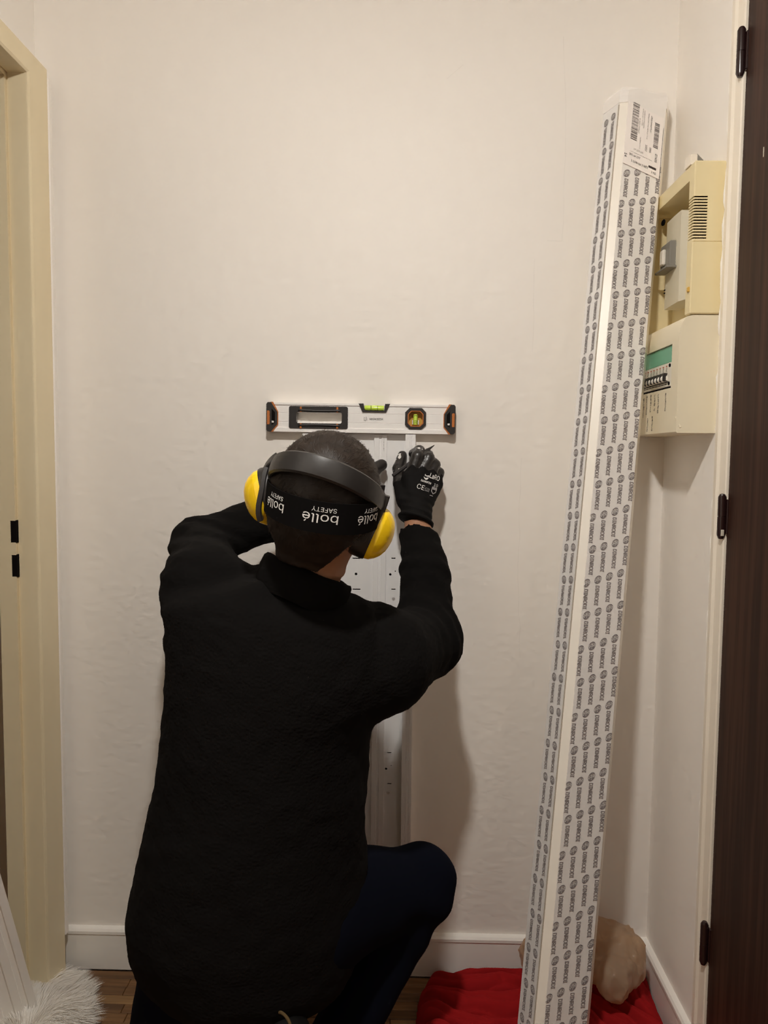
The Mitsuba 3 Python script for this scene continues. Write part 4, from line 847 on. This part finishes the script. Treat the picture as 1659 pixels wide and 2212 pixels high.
def drape(mesh, fsdf, px0, py0, d0, ang, dstart):
    """thin lettering laid on a surface by walking along the line of the arm's back normal"""
    v = np.array(mesh.vertices); ca, sa_ = math.cos(ang), math.sin(ang); O = pt(px0, py0, d0)
    P = O + (v[:, :1] * ca + v[:, 1:2] * sa_) * _r + (-v[:, :1] * sa_ + v[:, 1:2] * ca) * _u; P = P - _f * 0.07
    for _ in range(60): P = P + _f * (fsdf(P) * 0.8)[:, None]
    P = P - _f * (0.0004 + v[:, 2:3]); m = mesh.copy(); m.vertices = P
    if np.dot(m.face_normals[m.area_faces.argmax()], _f) > 0: m.invert()
    return m
ga = math.radians(18)
tx = [drape(text_w('LaRO', 0.0100, 0.0215, 0.0004, True), glove_r, 927, 1032, 1.56, ga, 0), drape(text_w('RANNPIN', 0.0042, 0.0215, 0.0004, True), glove_r, 908, 1040, 1.56, ga, 0), drape(text_w('10', 0.0062, 0.0085, 0.0004), glove_r, 936, 1050.5, 1.56, ga, 0), drape(text_w('CE', 0.0098, 0.0155, 0.0004), glove_r, 898.5, 1055, 1.56, ga, 0)]
bx = [rbox((0.0, 0.0, 0), (0.0008, 0.0065, 0.0004)), rbox((0.008, 0, 0), (0.0088, 0.0065, 0.0004)), rbox((0, 0.006, 0), (0.0088, 0.0066, 0.0004)), rbox((0, 0.0, 0), (0.0088, 0.0006, 0.0004)), rbox((0.003, 0.001, 0), (0.004, 0.004, 0.0004)), rbox((0.0055, 0.001, 0), (0.0063, 0.005, 0.0004))]
lg = cat_([extr(sg.Polygon([(0.0, 0.0035), (0.004, 0.0015), (0.0105, 0.0045), (0.0105, 0.0030), (0.0085, -0.0010), (0.0055, -0.0020), (0.002, -0.0003)]), 0.0004), extr(sg.Polygon([(0.0005, 0.0085), (0.0022, 0.0092), (0.0045, 0.0070), (0.0110, 0.0088), (0.0108, 0.0058), (0.0060, 0.0052), (0.0005, 0.0058), (0.0030, 0.0070)]), 0.0004)])
tx.append(drape(lg.subdivide(), glove_r, 913.5, 1033, 1.56, ga, 0))
add(gk + '__lettering', cat_(tx), 'm_print_white', False)
sh_ = extr(sg.Polygon([(0, 0.014), (0.010, 0.014), (0.010, 0.005), (0.005, 0.0), (0, 0.005)]).buffer(0.0006).difference(sg.Polygon([(0.0012, 0.009), (0.0088, 0.009), (0.0088, 0.0055), (0.005, 0.0018), (0.0012, 0.0055)])), 0.0004)
add(gk + '__pictograms', cat_([drape(cat_(bx).subdivide(), glove_r, 916, 1060.5, 1.56, ga, 0), drape(sh_.subdivide(), glove_r, 929, 1066, 1.56, ga, 0), drape(rbox((0.002, -0.004, 0), (0.009, -0.0025, 0.0004)).subdivide(), glove_r, 926, 1066, 1.56, ga, 0)]), 'm_print_grey', False)
def glove_l(p):
    f = hand_sdf(p, LP, LFN, LTH, 0.0, 1.22); f = smin(f, rc(p, LP['w'], pt(696, 1078, 1.565), 0.028, 0.031), 0.008)
    return np.maximum(f, p[:, 1] + 0.0100) + 0.0018 * (meshkit.fbm(p * 55, 2, 9) - 0.5)
c_ = pt(755, 1020, 1.61)
gl = sdf_mesh(glove_l, (c_ - (0.085, 0.07, 0.105)), (c_[0] + 0.095, -0.002, c_[2] + 0.095), 0.0026)
gk = num(t + '__glove'); scene[gk] = ply(gl, 'm_glove', True); labels[gk] = {'label': 'black work glove behind the head, its thumb showing'}
ld = (LTH[3] - LTH[0]) / np.linalg.norm(LTH[3] - LTH[0])
add(gk + '__rubber_coating', coat_part(gl, lambda c: (c - pt(775, 1040, 1.61)) @ np.array([0.55, 0, 0.83]) > -0.02), 'm_glove_coat', True)

# ---------------------------------------------------------------- pencil
t = thing('pencil', 'black marking pencil held between gloved thumb and fingers', 'pencil')
pa, pb = pt(849, 1027.5, 1.560), pt(938.5, 961.5, 1.606); pd_ = pb - pa
scene[t + '__barrel'] = ply(tube(np.array([pa, pa + pd_ * 0.01, pa + pd_ * 0.80]), [0.0036, 0.0042, 0.0042], 8), 'm_black_plastic', 40)
scene[t + '__tip'] = ply(tube(np.array([pa + pd_ * 0.80, pa + pd_ * 0.84, pa + pd_ * 0.86, pb]), [0.0042, 0.0042, 0.0030, 0.0006], 10), 'm_black_plastic', 40)

# ---------------------------------------------------------------- goggles worn on the head, strap round the back
t = thing('safety_goggles', 'safety goggles with white-lettered black strap round the back of the crouching person\'s head', 'goggles')
GC = pt(701, 1080, 1.128); GB = pt(693, 1119, 1.018) - GC; gb = np.linalg.norm(GB); GB /= gb; GR = HR - GB * (HR @ GB); GR /= np.linalg.norm(GR); GN = np.cross(GR, GB); GN = GN if GN @ _u > 0 else -GN
ga_, gbb = 0.0838, 0.1095
def gp(ang, h, off=0.0):                                            # ang 0 = straight back, positive to the right
    ang = np.asarray(ang); return GC + np.outer(np.sin(ang) * (ga_ + off), GR) + np.outer(np.cos(ang) * (gbb + off), GB) + np.outer(np.broadcast_to(h, ang.shape), GN)
def band(a0, a1, h0, h1, th_, n=60, off=0.0):
    an = np.linspace(a0, a1, n); q = [gp(an, h, o) for h, o in ((h0, off), (h0, off + th_), (h1, off + th_), (h1, off))]
    return loft([np.array([q[j][i] for j in range(4)]) for i in range(n)])
add(t + '__strap', band(-2.05, 2.05, -0.0215, 0.0215, 0.0022), 'm_strap', False)
sa_l = np.linspace(0, 2.05, 400); pl = gp(sa_l, 0.0); sl = np.r_[0, np.cumsum(np.linalg.norm(np.diff(pl, axis=0), axis=1))]
def arc(s): return np.sign(s) * np.interp(np.abs(s), sl, sa_l)
def strap_text(s, h, w, sc, hb):
    m = text_w(s, h, w, 0.0003); v = np.array(m.vertices)
    x = sc - (v[:, 0] - w / 2); hh_ = hb - v[:, 1]                  # turned upside down
    an = arc(x); P = GC + (np.sin(an) * (ga_ + 0.0023 + v[:, 2]))[:, None] * GR + (np.cos(an) * (gbb + 0.0023 + v[:, 2]))[:, None] * GB + hh_[:, None] * GN
    m.vertices = P; m.fix_normals(); return m
tx = []
for sc in (-0.0805, -0.001, 0.0775):
    add(t + '__strap__lettering', cat_([strap_text('bollé', 0.0120, 0.0480, sc, 0.0045), strap_text('SAFETY', 0.0060, 0.0330, sc + 0.004, 0.0140)]), 'm_print_white', False)
fr = loft([np.array([q for q in np.array([gp(np.array([a]), h, o)[0] for h, o in ((-0.036 * k, 0.004), (-0.036 * k, 0.016), (0.034 * k, 0.016), (0.034 * k, 0.004))])]) for a, k in zip(np.linspace(2.05, 2 * np.pi - 2.05, 40), 0.62 + 0.38 * np.sin(np.linspace(0.25, np.pi - 0.25, 40)))])
add(t + '__frame', fr, 'm_black_plastic', False)
scene['m_lens'] = {'type': 'thindielectric', 'int_ior': 1.5}
lr = [np.array([gp(np.array([a]), h, 0.0168)[0] for h in (-0.026, 0.025)]) for a in np.linspace(2.3, 2 * np.pi - 2.3, 40)]
add(t + '__lens', trimesh.Trimesh(np.vstack(lr), np.vstack([[[2 * i, 2 * i + 1, 2 * i + 3], [2 * i, 2 * i + 3, 2 * i + 2]] for i in range(39)]), process=False), 'm_lens', False)

# ---------------------------------------------------------------- ear defenders
t = thing('ear_defenders', 'yellow and black ear defenders worn over the head of the crouching person', 'ear defenders')
EL, ER, EA = pt(592, 1019, 1.125), pt(824, 1092, 1.125), pt(697, 1010, 1.008)
M = (EL + ER) / 2; ec = (ER - EL) / 2; ea = EA - M; bn = np.cross(ec, ea); bn /= np.linalg.norm(bn); bn = bn if bn @ _u > 0 else -bn
th = np.linspace(-np.pi / 2, np.pi / 2, 61); rings_ = []
for a in th:
    s_, c_ = math.sin(a), abs(math.cos(a)) ** 0.97
    P0 = M + ec * s_ + ea * c_; o = ec / np.linalg.norm(ec) * math.sin(a) + ea / np.linalg.norm(ea) * math.cos(a); o /= np.linalg.norm(o)
    hw = 0.0140 + 0.0012 * math.cos(a); tk = 0.0048
    up_ = bn
    rings_.append(np.array([P0 + up_ * x * hw + o * y * tk for x, y in ((-1, -0.5), (-1.02, 0.1), (-0.86, 0.75), (-0.4, 1.0), (0.4, 1.0), (0.86, 0.75), (1.02, 0.1), (1, -0.5), (0.5, -0.9), (-0.5, -0.9))]))
add(t + '__headband', loft(rings_), 'm_band', 40)
def cup(cpx, nimg, limg, half, fwd, depth, dc, back=0.02):
    C = pt(*cpx, dc); n = rt(*nimg); n /= np.linalg.norm(n); l = rt(*limg); l -= n * (l @ n); l /= np.linalg.norm(l); w = np.cross(n, l)
    th_ = np.linspace(0, 2 * np.pi, 48, endpoint=False)
    def rg(s_, k): 
        e_ = 0.86
        return np.array([C + n * s_ + l * half * k * np.sign(math.cos(a)) * abs(math.cos(a)) ** e_ + w * fwd * k * np.sign(math.sin(a)) * abs(math.sin(a)) ** e_ for a in th_])
    ck = num(t + '__ear_cup')
    scene[ck] = ply(loft([rg(s_ * depth, k) for s_, k in ((-0.10, 1.0), (0.10, 1.0), (0.28, 0.975), (0.34, 0.945), (0.55, 0.84), (0.75, 0.68), (0.90, 0.46), (0.97, 0.25), (1.0, 0.02))]), 'm_yellow', 40)
    add(ck + '__base_ring', loft([rg(-back, 0.96), rg(-back * 0.6, 1.05), rg(-0.002, 1.05), rg(0.0012, 1.025), rg(0.0012, 0.7)]), 'm_black_plastic', 30)
    add(ck + '__cushion', loft([rg(-back - 0.016, 0.70), rg(-back - 0.014, 0.93), rg(-back - 0.004, 1.0), rg(-back + 0.001, 0.93), rg(-back + 0.001, 0.5)]), 'm_black_plastic', 40)
    return C, n, l
CL, nl, ll = cup((576, 1074), (-118, 30), (30, 118), PX(61, 1.135), 0.036, PX(47, 1.135), 1.135, 0.024)
CR, nr, lr_ = cup((807, 1151), (108, 48), (-48, 108), PX(59, 1.135), 0.037, PX(43, 1.135), 1.135, 0.030)
# sliders and yokes
def bar(P, w, tk, nrm, n=24):
    P = spline(P, n); tg = np.gradient(P, axis=0); tg /= np.linalg.norm(tg, axis=1, keepdims=True); R_ = []
    for i in range(n):
        nn_ = nrm - tg[i] * (nrm @ tg[i]); nn_ /= np.linalg.norm(nn_); ss_ = np.cross(tg[i], nn_)
        R_.append(np.array([P[i] + ss_ * x * w + nn_ * y * tk for x, y in ((-1, -0.7), (-0.8, -1), (0.8, -1), (1, -0.7), (1, 0.7), (0.8, 1), (-0.8, 1), (-1, 0.7))]))
    return loft(R_)
add(t + '__slider', bar([pt(598, 990, 1.112), pt(582, 1003, 1.118), pt(571, 1022, 1.124)], PX(15, 1.12), 0.0045, -_r), 'm_band', 30)
add(t + '__slider', bar([pt(834, 1070, 1.112), pt(829, 1086, 1.114), pt(819, 1112, 1.118)], PX(9, 1.12), 0.0055, _r * 0.9 + _u * 0.3), 'm_band', 30)
add(t + '__yoke', bar([pt(577, 1013, 1.112), pt(571, 1035, 1.108), pt(566, 1065, 1.104), pt(560, 1098, 1.103), pt(564, 1122, 1.107)], 0.0085, 0.0040, -_r), 'm_black_plastic', 30)
add(t + '__yoke', bar([pt(824, 1095, 1.110), pt(814, 1120, 1.108), pt(803, 1146, 1.106), pt(797, 1168, 1.108)], 0.0075, 0.0040, _r), 'm_black_plastic', 30)
add(t + '__adjusting_wire', tube(spline([pt(588, 1020, 1.115), pt(578, 1040, 1.112), pt(570, 1068, 1.112), pt(567, 1090, 1.115)], 14), 0.0038, 8), 'm_black_plastic', True)
add(t + '__adjusting_wire', tube(spline([pt(812, 1108, 1.108), pt(803, 1124, 1.104), pt(796, 1138, 1.104)], 14), 0.0034, 8), 'm_black_plastic', True)
